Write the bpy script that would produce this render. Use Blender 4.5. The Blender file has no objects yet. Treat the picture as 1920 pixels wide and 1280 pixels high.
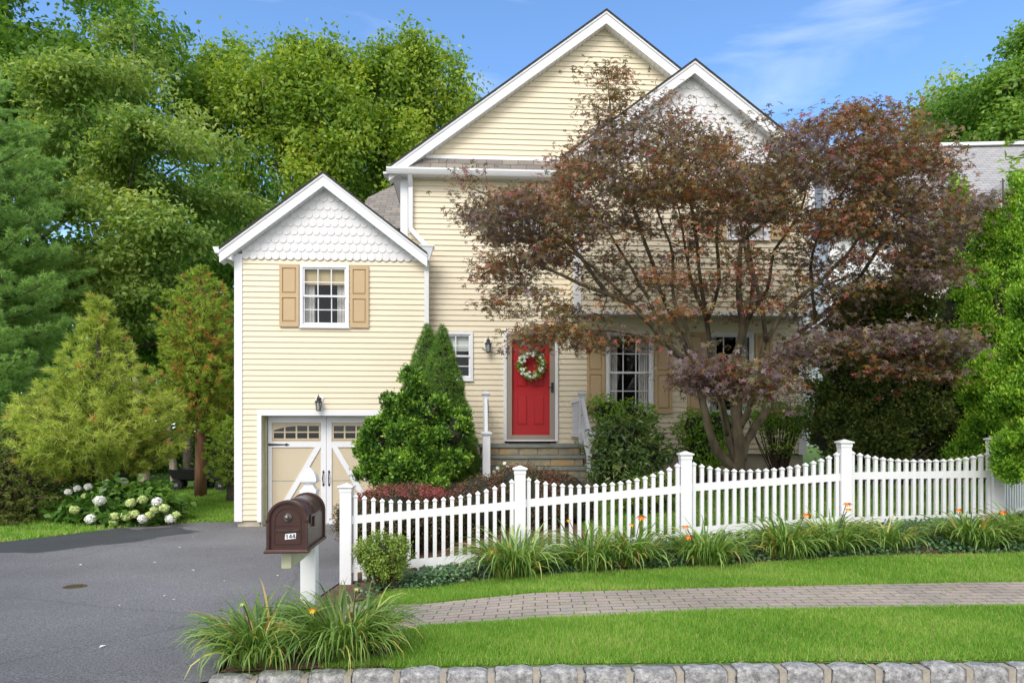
import bpy, math, random
import numpy as np
from mathutils import Vector, Matrix, noise

R = math.radians
C = bpy.context.scene.collection
SC = bpy.context.scene
F = 1280.0; CX = 960.0; HY = 810.0; EYE = 1.45

# ------------------------------------------------------------------ camera
cam = bpy.data.cameras.new('camera'); camo = bpy.data.objects.new('camera', cam); C.objects.link(camo)
camo.location = (0, 0, EYE); camo.rotation_euler = (R(90), 0, 0)
cam.sensor_width = 36; cam.lens = 24.0; cam.shift_y = (HY - 640) / 1920.0
cam.clip_start = 0.05; cam.clip_end = 2000
SC.camera = camo

# ------------------------------------------------------------------ light
SUN_EL, SUN_AZ = 44.0, -158.0      # azimuth measured clockwise from +Y; from behind and left of the camera
wd = bpy.data.worlds.new('World'); SC.world = wd; wd.use_nodes = True
nt = wd.node_tree; nt.nodes.clear()
wo = nt.nodes.new('ShaderNodeOutputWorld'); bg = nt.nodes.new('ShaderNodeBackground')
sky = nt.nodes.new('ShaderNodeTexSky'); sky.sky_type = 'NISHITA'; sky.sun_disc = False
sky.sun_elevation = R(SUN_EL); sky.sun_rotation = R(SUN_AZ); sky.air_density = 1.0; sky.dust_density = 0.3; sky.ozone_density = 2.0
bg.inputs['Strength'].default_value = 0.15
tc = nt.nodes.new('ShaderNodeTexCoord'); mp = nt.nodes.new('ShaderNodeMapping')
mp.inputs['Scale'].default_value = (1.0, 1.0, 5.5); mp.inputs['Rotation'].default_value = (0.0, R(-12), R(20))
nz = nt.nodes.new('ShaderNodeTexNoise'); nz.inputs['Scale'].default_value = 2.6; nz.inputs['Detail'].default_value = 7; nz.inputs['Roughness'].default_value = 0.55
nz.inputs['Distortion'].default_value = 0.6
cr = nt.nodes.new('ShaderNodeValToRGB'); cr.color_ramp.elements[0].position = 0.47; cr.color_ramp.elements[1].position = 0.85
cr.color_ramp.elements[0].color = (0, 0, 0, 1); cr.color_ramp.elements[1].color = (0.45, 0.45, 0.45, 1)
hs = nt.nodes.new('ShaderNodeMix'); hs.data_type = 'RGBA'; hs.blend_type = 'MULTIPLY'; hs.inputs[0].default_value = 1.0
hs.inputs[7].default_value = (0.82, 1.01, 1.18, 1)
mx = nt.nodes.new('ShaderNodeMix'); mx.data_type = 'RGBA'
mx.inputs[7].default_value = (5.6, 6.0, 6.6, 1)
L = nt.links
L.new(tc.outputs['Generated'], mp.inputs[0]); L.new(mp.outputs[0], nz.inputs['Vector']); L.new(nz.outputs[0], cr.inputs[0])
L.new(sky.outputs[0], hs.inputs[6]); L.new(hs.outputs[2], mx.inputs[6]); L.new(cr.outputs[0], mx.inputs[0])
# added white fill light in the unseen half of sky behind the camera
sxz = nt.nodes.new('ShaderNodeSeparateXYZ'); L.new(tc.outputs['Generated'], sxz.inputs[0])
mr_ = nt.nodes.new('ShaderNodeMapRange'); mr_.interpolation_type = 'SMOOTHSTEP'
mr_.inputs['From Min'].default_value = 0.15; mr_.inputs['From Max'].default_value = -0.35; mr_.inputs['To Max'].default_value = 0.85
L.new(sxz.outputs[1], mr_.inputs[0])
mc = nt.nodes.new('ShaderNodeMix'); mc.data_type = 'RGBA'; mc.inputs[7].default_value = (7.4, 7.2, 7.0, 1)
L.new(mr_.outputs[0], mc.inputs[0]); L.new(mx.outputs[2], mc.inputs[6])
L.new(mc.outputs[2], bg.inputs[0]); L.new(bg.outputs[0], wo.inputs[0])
sl = bpy.data.lights.new('sun', 'SUN'); sl.energy = 1.5; sl.angle = R(28); sl.color = (1.0, 0.955, 0.88)
so = bpy.data.objects.new('sun', sl); C.objects.link(so)
az = R(SUN_AZ); el = R(SUN_EL)
sd = Vector((math.sin(az) * math.cos(el), math.cos(az) * math.cos(el), math.sin(el)))
so.rotation_euler = sd.to_track_quat('Z', 'Y').to_euler(); so.location = sd * 30
SC.view_settings.view_transform = 'Standard'; SC.view_settings.look = 'None'
SC.view_settings.exposure = 0.70; SC.view_settings.gamma = 1.0
SC.cycles.max_bounces = 6; SC.cycles.diffuse_bounces = 4; SC.cycles.transparent_max_bounces = 8
SC.cycles.transmission_bounces = 4; SC.cycles.use_denoising = True

# ------------------------------------------------------------------ mapping helpers
def P(px, py, D):
    return Vector(((px - CX) / F * D, D, (HY - py) / F * D + EYE))
def XP(px, D): return (px - CX) / F * D
TH = R(3.5); OX, OY = 0.41, 13.06
def DW(px, v):
    a = (px - CX) / F
    return (v + OY * math.cos(TH) - OX * math.sin(TH)) / (math.cos(TH) - a * math.sin(TH))
def U(px, v=0.0):
    D = DW(px, v); a = (px - CX) / F
    return (a * D - OX) * math.cos(TH) + (D - OY) * math.sin(TH)
def W(px, py, v=0.0): return (HY - py) / F * DW(px, v)

# ------------------------------------------------------------------ materials
def newmat(name):
    m = bpy.data.materials.new(name); m.use_nodes = True
    return m, m.node_tree, m.node_tree.nodes['Principled BSDF']
def bump(nt, bs, src, s, d=0.01):
    b = nt.nodes.new('ShaderNodeBump'); b.inputs['Strength'].default_value = s; b.inputs['Distance'].default_value = d
    nt.links.new(src, b.inputs['Height']); nt.links.new(b.outputs[0], bs.inputs['Normal'])
def mat(name, col, rough=0.6, var=0.08, scale=3.0, bmp=0.0, bscale=80.0, metal=0.0, spec=0.5, stretch=None):
    m, nt, bs = newmat(name)
    bs.inputs['Roughness'].default_value = rough; bs.inputs['Metallic'].default_value = metal
    bs.inputs['Specular IOR Level'].default_value = spec
    tc = nt.nodes.new('ShaderNodeTexCoord'); mp = nt.nodes.new('ShaderNodeMapping')
    if stretch: mp.inputs['Scale'].default_value = stretch
    nt.links.new(tc.outputs['Object'], mp.inputs[0])
    n = nt.nodes.new('ShaderNodeTexNoise'); n.inputs['Scale'].default_value = scale; n.inputs['Detail'].default_value = 6
    nt.links.new(mp.outputs[0], n.inputs['Vector'])
    r = nt.nodes.new('ShaderNodeValToRGB')
    a, b = 1 - var, 1 + var
    r.color_ramp.elements[0].position = 0.3; r.color_ramp.elements[1].position = 0.7
    r.color_ramp.elements[0].color = (min(1, col[0] * a), min(1, col[1] * a), min(1, col[2] * a), 1)
    r.color_ramp.elements[1].color = (min(1, col[0] * b), min(1, col[1] * b), min(1, col[2] * b), 1)
    nt.links.new(n.outputs[0], r.inputs[0]); nt.links.new(r.outputs[0], bs.inputs['Base Color'])
    if bmp:
        n2 = nt.nodes.new('ShaderNodeTexNoise'); n2.inputs['Scale'].default_value = bscale; n2.inputs['Detail'].default_value = 4
        nt.links.new(tc.outputs['Object'], n2.inputs['Vector']); bump(nt, bs, n2.outputs[0], bmp)
    return m
def leafmat(name, stops, transl=0.3, rough=0.55, spec=0.3, tcol=None):
    m, nt, bs = newmat(name)
    at = nt.nodes.new('ShaderNodeAttribute'); at.attribute_name = 'tint'
    r = nt.nodes.new('ShaderNodeValToRGB'); e = r.color_ramp.elements
    e[0].position = stops[0][0]; e[0].color = (*stops[0][1], 1); e[1].position = stops[-1][0]; e[1].color = (*stops[-1][1], 1)
    for p, c in stops[1:-1]:
        k = e.new(p); k.color = (*c, 1)
    nt.links.new(at.outputs['Fac'], r.inputs[0]); nt.links.new(r.outputs[0], bs.inputs['Base Color'])
    bs.inputs['Roughness'].default_value = rough; bs.inputs['Specular IOR Level'].default_value = spec
    tr = nt.nodes.new('ShaderNodeBsdfTranslucent'); mxs = nt.nodes.new('ShaderNodeMixShader'); mxs.inputs[0].default_value = transl
    hc = nt.nodes.new('ShaderNodeMix'); hc.data_type = 'RGBA'; hc.blend_type = 'MULTIPLY'; hc.inputs[0].default_value = 1
    hc.inputs[7].default_value = tcol or (1.7, 1.6, 0.7, 1)
    nt.links.new(r.outputs[0], hc.inputs[6]); nt.links.new(hc.outputs[2], tr.inputs[0])
    nt.links.new(bs.outputs[0], mxs.inputs[1]); nt.links.new(tr.outputs[0], mxs.inputs[2])
    nt.links.new(mxs.outputs[0], nt.nodes['Material Output'].inputs[0])
    return m
def glassmat(name, refl=0.05):
    m, nt, bs = newmat(name); nt.nodes.remove(bs)
    t = nt.nodes.new('ShaderNodeBsdfTransparent'); t.inputs[0].default_value = (0.96, 0.97, 0.97, 1)
    g = nt.nodes.new('ShaderNodeBsdfGlossy'); g.inputs['Roughness'].default_value = 0.02
    lw = nt.nodes.new('ShaderNodeLayerWeight'); lw.inputs[0].default_value = 0.5
    pw = nt.nodes.new('ShaderNodeMath'); pw.operation = 'POWER'; pw.inputs[1].default_value = 13.0; nt.links.new(lw.outputs['Facing'], pw.inputs[0])
    f = nt.nodes.new('ShaderNodeMath'); f.operation = 'MULTIPLY_ADD'; f.inputs[1].default_value = 0.9; f.inputs[2].default_value = refl; nt.links.new(pw.outputs[0], f.inputs[0])
    mm = nt.nodes.new('ShaderNodeMixShader'); nt.links.new(f.outputs[0], mm.inputs[0])
    nt.links.new(t.outputs[0], mm.inputs[1]); nt.links.new(g.outputs[0], mm.inputs[2])
    nt.links.new(mm.outputs[0], nt.nodes['Material Output'].inputs[0]); return m

M = {}
M['siding'] = mat('cream_siding', (0.735, 0.645, 0.485), 0.5, 0.03, 1.2, 0.12, 60, stretch=(1, 1, 6))
M['white'] = mat('white_trim', (0.76, 0.76, 0.79), 0.45, 0.03, 2.0, 0.05, 60)
M['vinyl'] = mat('white_vinyl', (0.76, 0.76, 0.775), 0.35, 0.03, 2.5)
M['post_grey'] = mat('railing_white', (0.70, 0.71, 0.74), 0.4, 0.04, 3)
M['shingle_white'] = mat('scallop_white', (0.70, 0.685, 0.70), 0.55, 0.04, 4, 0.2, 200)
M['shutter'] = mat('tan_shutter', (0.51, 0.365, 0.205), 0.5, 0.03, 3)
M['red'] = mat('red_paint', (0.50, 0.004, 0.010), 0.5, 0.05, 4)
M['taupe'] = mat('taupe_frame', (0.33, 0.27, 0.22), 0.4, 0.03, 3)
M['garage'] = mat('garage_beige', (0.58, 0.49, 0.35), 0.55, 0.04, 3, 0.1, 120)
M['black'] = mat('black_iron', (0.02, 0.02, 0.022), 0.4, 0.1, 8)
M['lantern'] = mat('lantern_metal', (0.045, 0.043, 0.042), 0.4, 0.2, 20, metal=0.4)
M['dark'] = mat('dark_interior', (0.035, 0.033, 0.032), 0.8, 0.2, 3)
M['curtain'] = mat('curtain_cloth', (0.62, 0.60, 0.58), 0.9, 0.1, 8)
M['blind'] = mat('blind_cloth', (0.46, 0.37, 0.20), 0.9, 0.05, 8)
M['blindw'] = mat('blind_white', (0.55, 0.58, 0.55), 0.7, 0.05, 8)
M['concrete'] = mat('concrete', (0.42, 0.37, 0.28), 0.85, 0.25, 3, 0.4, 90)
M['bluestone'] = mat('bluestone', (0.21, 0.225, 0.20), 0.7, 0.15, 4, 0.2, 60)
M['bark'] = mat('bark', (0.085, 0.070, 0.050), 0.9, 0.45, 9, 0.9, 45, stretch=(1, 1, 0.3))
M['bark_red'] = mat('bark_cedar', (0.17, 0.085, 0.045), 0.9, 0.4, 12, 0.9, 50, stretch=(1, 1, 0.2))
M['bark_pale'] = mat('bark_pale', (0.30, 0.25, 0.19), 0.9, 0.4, 12, 0.9, 50, stretch=(1, 1, 0.25))
M['bark_maple'] = mat('bark_maple', (0.115, 0.090, 0.055), 0.9, 0.6, 9, 1.0, 30, stretch=(1, 1, 0.35))
M['twig'] = mat('twig', (0.075, 0.05, 0.03), 0.9, 0.3, 20)
M['mulch'] = mat('mulch', (0.12, 0.065, 0.035), 0.95, 0.6, 30, 1.0, 60)
M['brown'] = mat('mailbox_brown', (0.060, 0.026, 0.021), 0.36, 0.15, 18, 0.05, 300, metal=0.15)
M['brown_side'] = mat('mailbox_body_brown', (0.07, 0.038, 0.034), 0.33, 0.25, 14, 0.05, 300, metal=0.25)
M['numplate'] = mat('number_plate_silver', (0.72, 0.74, 0.76), 0.4, 0.08, 30)
M['ink'] = mat('number_ink', (0.012, 0.012, 0.012), 0.5, 0.05)
M['pewter'] = mat('pewter', (0.20, 0.18, 0.17), 0.3, 0.3, 60, metal=0.8)
M['yellowed'] = mat('yellowed_vinyl', (0.50, 0.50, 0.33), 0.5, 0.1, 8)
M['metal_grey'] = mat('meter_grey', (0.26, 0.31, 0.31), 0.4, 0.1, 10, metal=0.3)
M['rubber'] = mat('rubber', (0.02, 0.02, 0.02), 0.8, 0.1)
M['petal_w'] = mat('white_petal', (0.80, 0.80, 0.74), 0.6, 0.1, 20)
M['petal_g'] = mat('lime_petal', (0.50, 0.60, 0.22), 0.6, 0.2, 9)
M['petal_o'] = mat('orange_petal', (0.85, 0.27, 0.02), 0.5, 0.15, 20)
M['petal_y'] = mat('yellow_petal', (0.85, 0.50, 0.04), 0.5, 0.15, 20)
M['glass'] = glassmat('window_glass', .035); M['glass2'] = glassmat('storm_glass', .004)
M['lglass'] = mat('lantern_glass', (0.50, 0.52, 0.50), 0.15, 0.15, 30)
M['mat_dark'] = mat('door_mat', (0.05, 0.045, 0.04), 0.95, 0.2, 30)

def roofmat(name, c1, c2, sc=1.0):
    m, nt, bs = newmat(name); bs.inputs['Roughness'].default_value = 0.9
    tc = nt.nodes.new('ShaderNodeTexCoord'); uv = tc.outputs['UV']
    b = nt.nodes.new('ShaderNodeTexBrick'); b.inputs['Scale'].default_value = sc
    b.inputs['Brick Width'].default_value = 0.30; b.inputs['Row Height'].default_value = 0.14; b.inputs['Mortar Size'].default_value = 0.007
    b.inputs['Color1'].default_value = (*c1, 1); b.inputs['Color2'].default_value = (*c2, 1)
    b.inputs['Mortar'].default_value = (c1[0] * .35, c1[1] * .35, c1[2] * .35, 1)
    nt.links.new(uv, b.inputs['Vector'])
    n = nt.nodes.new('ShaderNodeTexNoise'); n.inputs['Scale'].default_value = 35; n.inputs['Detail'].default_value = 5
    nt.links.new(uv, n.inputs['Vector'])
    x = nt.nodes.new('ShaderNodeMix'); x.data_type = 'RGBA'; x.blend_type = 'OVERLAY'; x.inputs[0].default_value = 0.5
    nt.links.new(b.outputs[0], x.inputs[6]); nt.links.new(n.outputs[0], x.inputs[7]); nt.links.new(x.outputs[2], bs.inputs['Base Color'])
    bump(nt, bs, b.outputs['Fac'], -0.6, 0.01); return m
M['roof'] = roofmat('roof_shingles', (0.27, 0.235, 0.20), (0.17, 0.155, 0.14))
M['roof_pale'] = roofmat('roof_pale_shingles', (0.36, 0.35, 0.35), (0.30, 0.29, 0.295))
M['roof_edge'] = mat('roof_edge', (0.035, 0.035, 0.04), 0.9, 0.3, 20)

def stonemat(name, stops, scale, bs_=0.6, spot=None):
    m, nt, bs = newmat(name); bs.inputs['Roughness'].default_value = 0.85
    tc = nt.nodes.new('ShaderNodeTexCoord')
    n = nt.nodes.new('ShaderNodeTexNoise'); n.inputs['Scale'].default_value = scale; n.inputs['Detail'].default_value = 9; n.inputs['Roughness'].default_value = 0.75
    r = nt.nodes.new('ShaderNodeValToRGB'); e = r.color_ramp.elements
    e[0].position, e[1].position = stops[0][0], stops[-1][0]; e[0].color = (*stops[0][1], 1); e[1].color = (*stops[-1][1], 1)
    for p, c in stops[1:-1]: k = e.new(p); k.color = (*c, 1)
    nt.links.new(tc.outputs['Object'], n.inputs['Vector']); nt.links.new(n.outputs[0], r.inputs[0])
    src = r.outputs[0]
    n2 = nt.nodes.new('ShaderNodeTexNoise'); n2.inputs['Scale'].default_value = spot or 160; n2.inputs['Detail'].default_value = 3
    nt.links.new(tc.outputs['Object'], n2.inputs['Vector'])
    x = nt.nodes.new('ShaderNodeMix'); x.data_type = 'RGBA'; x.blend_type = 'OVERLAY'; x.inputs[0].default_value = 0.75
    nt.links.new(src, x.inputs[6]); nt.links.new(n2.outputs[0], x.inputs[7]); nt.links.new(x.outputs[2], bs.inputs['Base Color'])
    bump(nt, bs, n.outputs[0], bs_, 0.012); return m
M['granite'] = stonemat('granite', [(0.34, (0.10, 0.10, 0.11)), (0.5, (0.30, 0.295, 0.29)), (0.66, (0.55, 0.53, 0.50))], 26, 0.9, 260)
M['steprock'] = stonemat('step_stone', [(0.38, (0.22, 0.20, 0.16)), (0.5, (0.36, 0.29, 0.18)), (0.60, (0.46, 0.27, 0.10)), (0.7, (0.40, 0.36, 0.27))], 3.2, 0.6, 120)
M['mortar'] = mat('mortar', (0.36, 0.32, 0.26), 0.95, 0.15, 20, 0.5, 120)

# asphalt with damp patch
m, nt, bs = newmat('asphalt'); M['asphalt'] = m
tc = nt.nodes.new('ShaderNodeTexCoord')
def N(t): return nt.nodes.new(t)
n1 = N('ShaderNodeTexNoise'); n1.inputs['Scale'].default_value = 75; n1.inputs['Detail'].default_value = 3; n1.inputs['Roughness'].default_value = 0.8
n2 = N('ShaderNodeTexNoise'); n2.inputs['Scale'].default_value = 0.35; n2.inputs['Detail'].default_value = 5
n4 = N('ShaderNodeTexNoise'); n4.inputs['Scale'].default_value = 380; n4.inputs['Detail'].default_value = 1
for q in (n1, n2, n4): nt.links.new(tc.outputs['Object'], q.inputs['Vector'])
r1 = N('ShaderNodeValToRGB'); r1.color_ramp.elements[0].position = 0.33; r1.color_ramp.elements[1].position = 0.72
r1.color_ramp.elements[0].color = (0.04, 0.039, 0.041, 1); r1.color_ramp.elements[1].color = (0.30, 0.293, 0.30, 1)
nt.links.new(n1.outputs[0], r1.inputs[0])
x1 = N('ShaderNodeMix'); x1.data_type = 'RGBA'; x1.blend_type = 'OVERLAY'; x1.inputs[0].default_value = 0.75
nt.links.new(r1.outputs[0], x1.inputs[6]); nt.links.new(n2.outputs[0], x1.inputs[7])
# patch mask: noisy ellipse around (-6.0, 11.3)
sx = N('ShaderNodeSeparateXYZ'); nt.links.new(tc.outputs['Object'], sx.inputs[0])
def math_(op, a, b=None, c=None):
    k = N('ShaderNodeMath'); k.operation = op
    for i, v in enumerate((a, b, c)):
        if v is None: continue
        if isinstance(v, (int, float)): k.inputs[i].default_value = v
        else: nt.links.new(v, k.inputs[i])
    return k.outputs[0]
dx = math_('DIVIDE', math_('ADD', sx.outputs[0], 6.75), 1.1); dy = math_('DIVIDE', math_('ADD', sx.outputs[1], -11.0), 1.6)
shx = math_('ADD', dx, math_('MULTIPLY', dy, -0.5))
d2 = math_('SQRT', math_('ADD', math_('MULTIPLY', shx, shx), math_('MULTIPLY', dy, dy)))
n3 = N('ShaderNodeTexNoise'); n3.inputs['Scale'].default_value = 1.3; n3.inputs['Detail'].default_value = 5; nt.links.new(tc.outputs['Object'], n3.inputs['Vector'])
dd = math_('ADD', d2, math_('MULTIPLY', math_('SUBTRACT', n3.outputs[0], 0.5), 1.3))
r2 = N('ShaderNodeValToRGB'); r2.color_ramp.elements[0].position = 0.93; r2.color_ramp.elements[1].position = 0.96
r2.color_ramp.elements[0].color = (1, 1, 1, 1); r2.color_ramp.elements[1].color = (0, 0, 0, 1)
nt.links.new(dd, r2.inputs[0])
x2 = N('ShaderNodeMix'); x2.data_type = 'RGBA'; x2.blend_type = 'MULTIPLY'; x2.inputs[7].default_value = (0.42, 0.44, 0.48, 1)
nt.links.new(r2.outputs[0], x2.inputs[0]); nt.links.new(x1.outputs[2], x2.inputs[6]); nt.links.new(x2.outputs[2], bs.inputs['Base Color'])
vo_ = N('ShaderNodeTexVoronoi'); vo_.feature = 'DISTANCE_TO_EDGE'; vo_.inputs['Scale'].default_value = 0.33
nw_ = N('ShaderNodeTexNoise'); nw_.inputs['Scale'].default_value = 2.2; nw_.inputs['Detail'].default_value = 8; nt.links.new(tc.outputs['Object'], nw_.inputs['Vector'])
wv = N('ShaderNodeMix'); wv.data_type = 'VECTOR'; wv.inputs[0].default_value = 0.22; nt.links.new(tc.outputs['Object'], wv.inputs[4]); nt.links.new(nw_.outputs['Color'], wv.inputs[5]); nt.links.new(wv.outputs[1], vo_.inputs['Vector'])
ck = N('ShaderNodeValToRGB'); ck.color_ramp.elements[0].position = 0.0; ck.color_ramp.elements[1].position = 0.006
ck.color_ramp.elements[0].color = (0.78, 0.78, 0.78, 1); ck.color_ramp.elements[1].color = (1, 1, 1, 1); nt.links.new(vo_.outputs['Distance'], ck.inputs[0])
x3 = N('ShaderNodeMix'); x3.data_type = 'RGBA'; x3.blend_type = 'MULTIPLY'; x3.inputs[0].default_value = 1.0
nt.links.new(x2.outputs[2], x3.inputs[6]); nt.links.new(ck.outputs[0], x3.inputs[7]); nt.links.new(x3.outputs[2], bs.inputs['Base Color'])
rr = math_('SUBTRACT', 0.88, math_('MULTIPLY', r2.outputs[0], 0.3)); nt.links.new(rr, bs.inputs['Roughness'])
bump(nt, bs, n1.outputs[0], 0.55, 0.006)

# brick pavers
m, nt, bs = newmat('brick_pavers'); M['paver'] = m; bs.inputs['Roughness'].default_value = 0.9
tc = nt.nodes.new('ShaderNodeTexCoord'); mp = N('ShaderNodeMapping'); mp.inputs['Rotation'].default_value = (0, 0, R(2))
nt.links.new(tc.outputs['Object'], mp.inputs[0])
b = N('ShaderNodeTexBrick'); b.inputs['Scale'].default_value = 1; b.inputs['Brick Width'].default_value = 0.20; b.inputs['Row Height'].default_value = 0.10
b.inputs['Mortar Size'].default_value = 0.006; b.inputs['Mortar Smooth'].default_value = 0.3
b.inputs['Color1'].default_value = (0.39, 0.315, 0.26, 1); b.inputs['Color2'].default_value = (0.32, 0.275, 0.235, 1); b.inputs['Mortar'].default_value = (0.09, 0.085, 0.06, 1)
wn = N('ShaderNodeTexNoise'); wn.inputs['Scale'].default_value = 7; nt.links.new(tc.outputs['Object'], wn.inputs['Vector'])
wa = N('ShaderNodeMix'); wa.data_type = 'VECTOR'; wa.inputs[0].default_value = 0.012
nt.links.new(mp.outputs[0], wa.inputs[4]); nt.links.new(wn.outputs['Color'], wa.inputs[5]); nt.links.new(wa.outputs[1], b.inputs['Vector'])
n = N('ShaderNodeTexNoise'); n.inputs['Scale'].default_value = 90; n.inputs['Detail'].default_value = 6; nt.links.new(tc.outputs['Object'], n.inputs['Vector'])
x = N('ShaderNodeMix'); x.data_type = 'RGBA'; x.blend_type = 'OVERLAY'; x.inputs[0].default_value = 0.7
nt.links.new(b.outputs[0], x.inputs[6]); nt.links.new(n.outputs[0], x.inputs[7])
nl = N('ShaderNodeTexNoise'); nl.inputs['Scale'].default_value = 1.1; nl.inputs['Detail'].default_value = 4; nt.links.new(tc.outputs['Object'], nl.inputs['Vector'])
xx = N('ShaderNodeMix'); xx.data_type = 'RGBA'; xx.blend_type = 'OVERLAY'; xx.inputs[0].default_value = 0.5
nt.links.new(x.outputs[2], xx.inputs[6]); nt.links.new(nl.outputs[0], xx.inputs[7]); nt.links.new(xx.outputs[2], bs.inputs['Base Color'])
bump(nt, bs, b.outputs['Fac'], -0.9, 0.008)

# lawn ground
m, nt, bs = newmat('turf'); M['turf'] = m; bs.inputs['Roughness'].default_value = 0.95
tc = nt.nodes.new('ShaderNodeTexCoord')
n = N('ShaderNodeTexNoise'); n.inputs['Scale'].default_value = 40; n.inputs['Detail'].default_value = 8; nt.links.new(tc.outputs['Object'], n.inputs['Vector'])
r = N('ShaderNodeValToRGB'); r.color_ramp.elements[0].position = 0.35; r.color_ramp.elements[1].position = 0.7
r.color_ramp.elements[0].color = (0.05, 0.10, 0.015, 1); r.color_ramp.elements[1].color = (0.14, 0.26, 0.035, 1)
nt.links.new(n.outputs[0], r.inputs[0]); nt.links.new(r.outputs[0], bs.inputs['Base Color']); bump(nt, bs, n.outputs[0], 0.8, 0.02)

M['grass'] = leafmat('grass_blade', [(0, (0.11, 0.25, 0.025)), (0.5, (0.20, 0.385, 0.045)), (0.85, (0.33, 0.51, 0.09)), (1, (0.46, 0.44, 0.18))], 0.35, 0.6)
M['lily'] = leafmat('daylily_leaf', [(0, (0.07, 0.15, 0.03)), (0.45, (0.17, 0.30, 0.055)), (0.85, (0.38, 0.50, 0.14)), (0.93, (0.60, 0.48, 0.12)), (1, (0.40, 0.24, 0.09))], 0.3, 0.42, 0.5)
M['box'] = leafmat('boxwood_leaf', [(0, (0.08, 0.14, 0.02)), (0.5, (0.18, 0.28, 0.04)), (1, (0.36, 0.44, 0.08))], 0.25, 0.45, 0.5)
M['bright'] = leafmat('bright_shrub_leaf', [(0, (0.06, 0.15, 0.015)), (0.5, (0.18, 0.36, 0.03)), (1, (0.38, 0.56, 0.06))], 0.3, 0.4, 0.5)
M['rhodo'] = leafmat('rhododendron_leaf', [(0, (0.05, 0.11, 0.03)), (0.6, (0.14, 0.24, 0.06)), (1, (0.32, 0.34, 0.09))], 0.2, 0.35, 0.6)
M['barberry'] = leafmat('barberry_leaf', [(0, (0.09, 0.05, 0.03)), (0.35, (0.12, 0.12, 0.04)), (0.6, (0.20, 0.10, 0.07)), (0.8, (0.32, 0.10, 0.09)), (1, (0.48, 0.13, 0.13))], 0.25, 0.5, 0.3)
M['barberry_top'] = leafmat('barberry_red_tips', [(0, (0.17, 0.06, 0.05)), (0.5, (0.34, 0.09, 0.09)), (1, (0.52, 0.17, 0.17))], 0.25, 0.5)
M['hinoki'] = leafmat('hinoki_spray', [(0, (0.03, 0.08, 0.015)), (0.45, (0.08, 0.19, 0.02)), (0.7, (0.20, 0.38, 0.04)), (1, (0.38, 0.56, 0.07))], 0.2, 0.5)
M['spruce'] = leafmat('spruce_needles', [(0, (0.06, 0.14, 0.02)), (0.6, (0.15, 0.29, 0.04)), (1, (0.26, 0.42, 0.06))], 0.15, 0.55)
M['arbor'] = leafmat('arborvitae_spray', [(0, (0.06, 0.15, 0.015)), (0.45, (0.17, 0.37, 0.03)), (0.8, (0.33, 0.55, 0.05)), (1, (0.45, 0.62, 0.08))], 0.3, 0.5)
M['yew'] = leafmat('dark_cedar_spray', [(0, (0.05, 0.08, 0.018)), (0.6, (0.12, 0.18, 0.035)), (1, (0.26, 0.25, 0.07))], 0.15, 0.6)
M['maple'] = leafmat('japanese_maple_leaf', [(0, (0.17, 0.13, 0.15)), (0.18, (0.17, 0.105, 0.11)), (0.28, (0.13, 0.085, 0.07)), (0.40, (0.115, 0.12, 0.045)), (0.58, (0.19, 0.13, 0.035)), (0.74, (0.30, 0.13, 0.035)), (0.88, (0.24, 0.075, 0.06)), (1, (0.40, 0.085, 0.10))], 0.3, 0.38, 0.55, (1.5, 1.2, 0.8, 1))  # purple-grey leaf tone, first stop lightened to paint sheen on the lower tier
M['pine'] = leafmat('pine_needles', [(0, (0.15, 0.22, 0.035)), (0.5, (0.37, 0.47, 0.08)), (0.85, (0.60, 0.64, 0.18)), (1, (0.48, 0.27, 0.09))], 0.3, 0.6)
M['pine_blue'] = leafmat('white_pine_needles', [(0, (0.12, 0.22, 0.07)), (0.5, (0.27, 0.46, 0.14)), (1, (0.48, 0.66, 0.20))], 0.3, 0.6)
M['cedar'] = leafmat('cedar_spray', [(0, (0.13, 0.23, 0.04)), (0.5, (0.31, 0.44, 0.06)), (0.8, (0.46, 0.54, 0.10)), (1, (0.46, 0.25, 0.07))], 0.3, 0.6)
M['oak'] = leafmat('broad_leaf_deep', [(0, (0.05, 0.13, 0.02)), (0.5, (0.12, 0.25, 0.04)), (1, (0.28, 0.43, 0.07))], 0.35, 0.55)
M['lime'] = leafmat('broad_leaf_lime', [(0, (0.08, 0.17, 0.03)), (0.5, (0.20, 0.33, 0.05)), (0.85, (0.42, 0.51, 0.09)), (1, (0.55, 0.60, 0.13))], 0.4, 0.55)
M['locust'] = leafmat('broad_leaf_soft', [(0, (0.08, 0.17, 0.04)), (0.45, (0.18, 0.30, 0.07)), (0.8, (0.36, 0.46, 0.13)), (1, (0.50, 0.56, 0.20))], 0.4, 0.55)
M['hydr'] = leafmat('hydrangea_leaf', [(0, (0.045, 0.12, 0.02)), (0.5, (0.09, 0.20, 0.03)), (1, (0.19, 0.33, 0.06))], 0.3, 0.45, 0.5)
M['ivy'] = leafmat('groundcover_leaf', [(0, (0.03, 0.08, 0.03)), (0.5, (0.07, 0.16, 0.06)), (1, (0.18, 0.30, 0.13))], 0.2, 0.35, 0.6)

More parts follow.
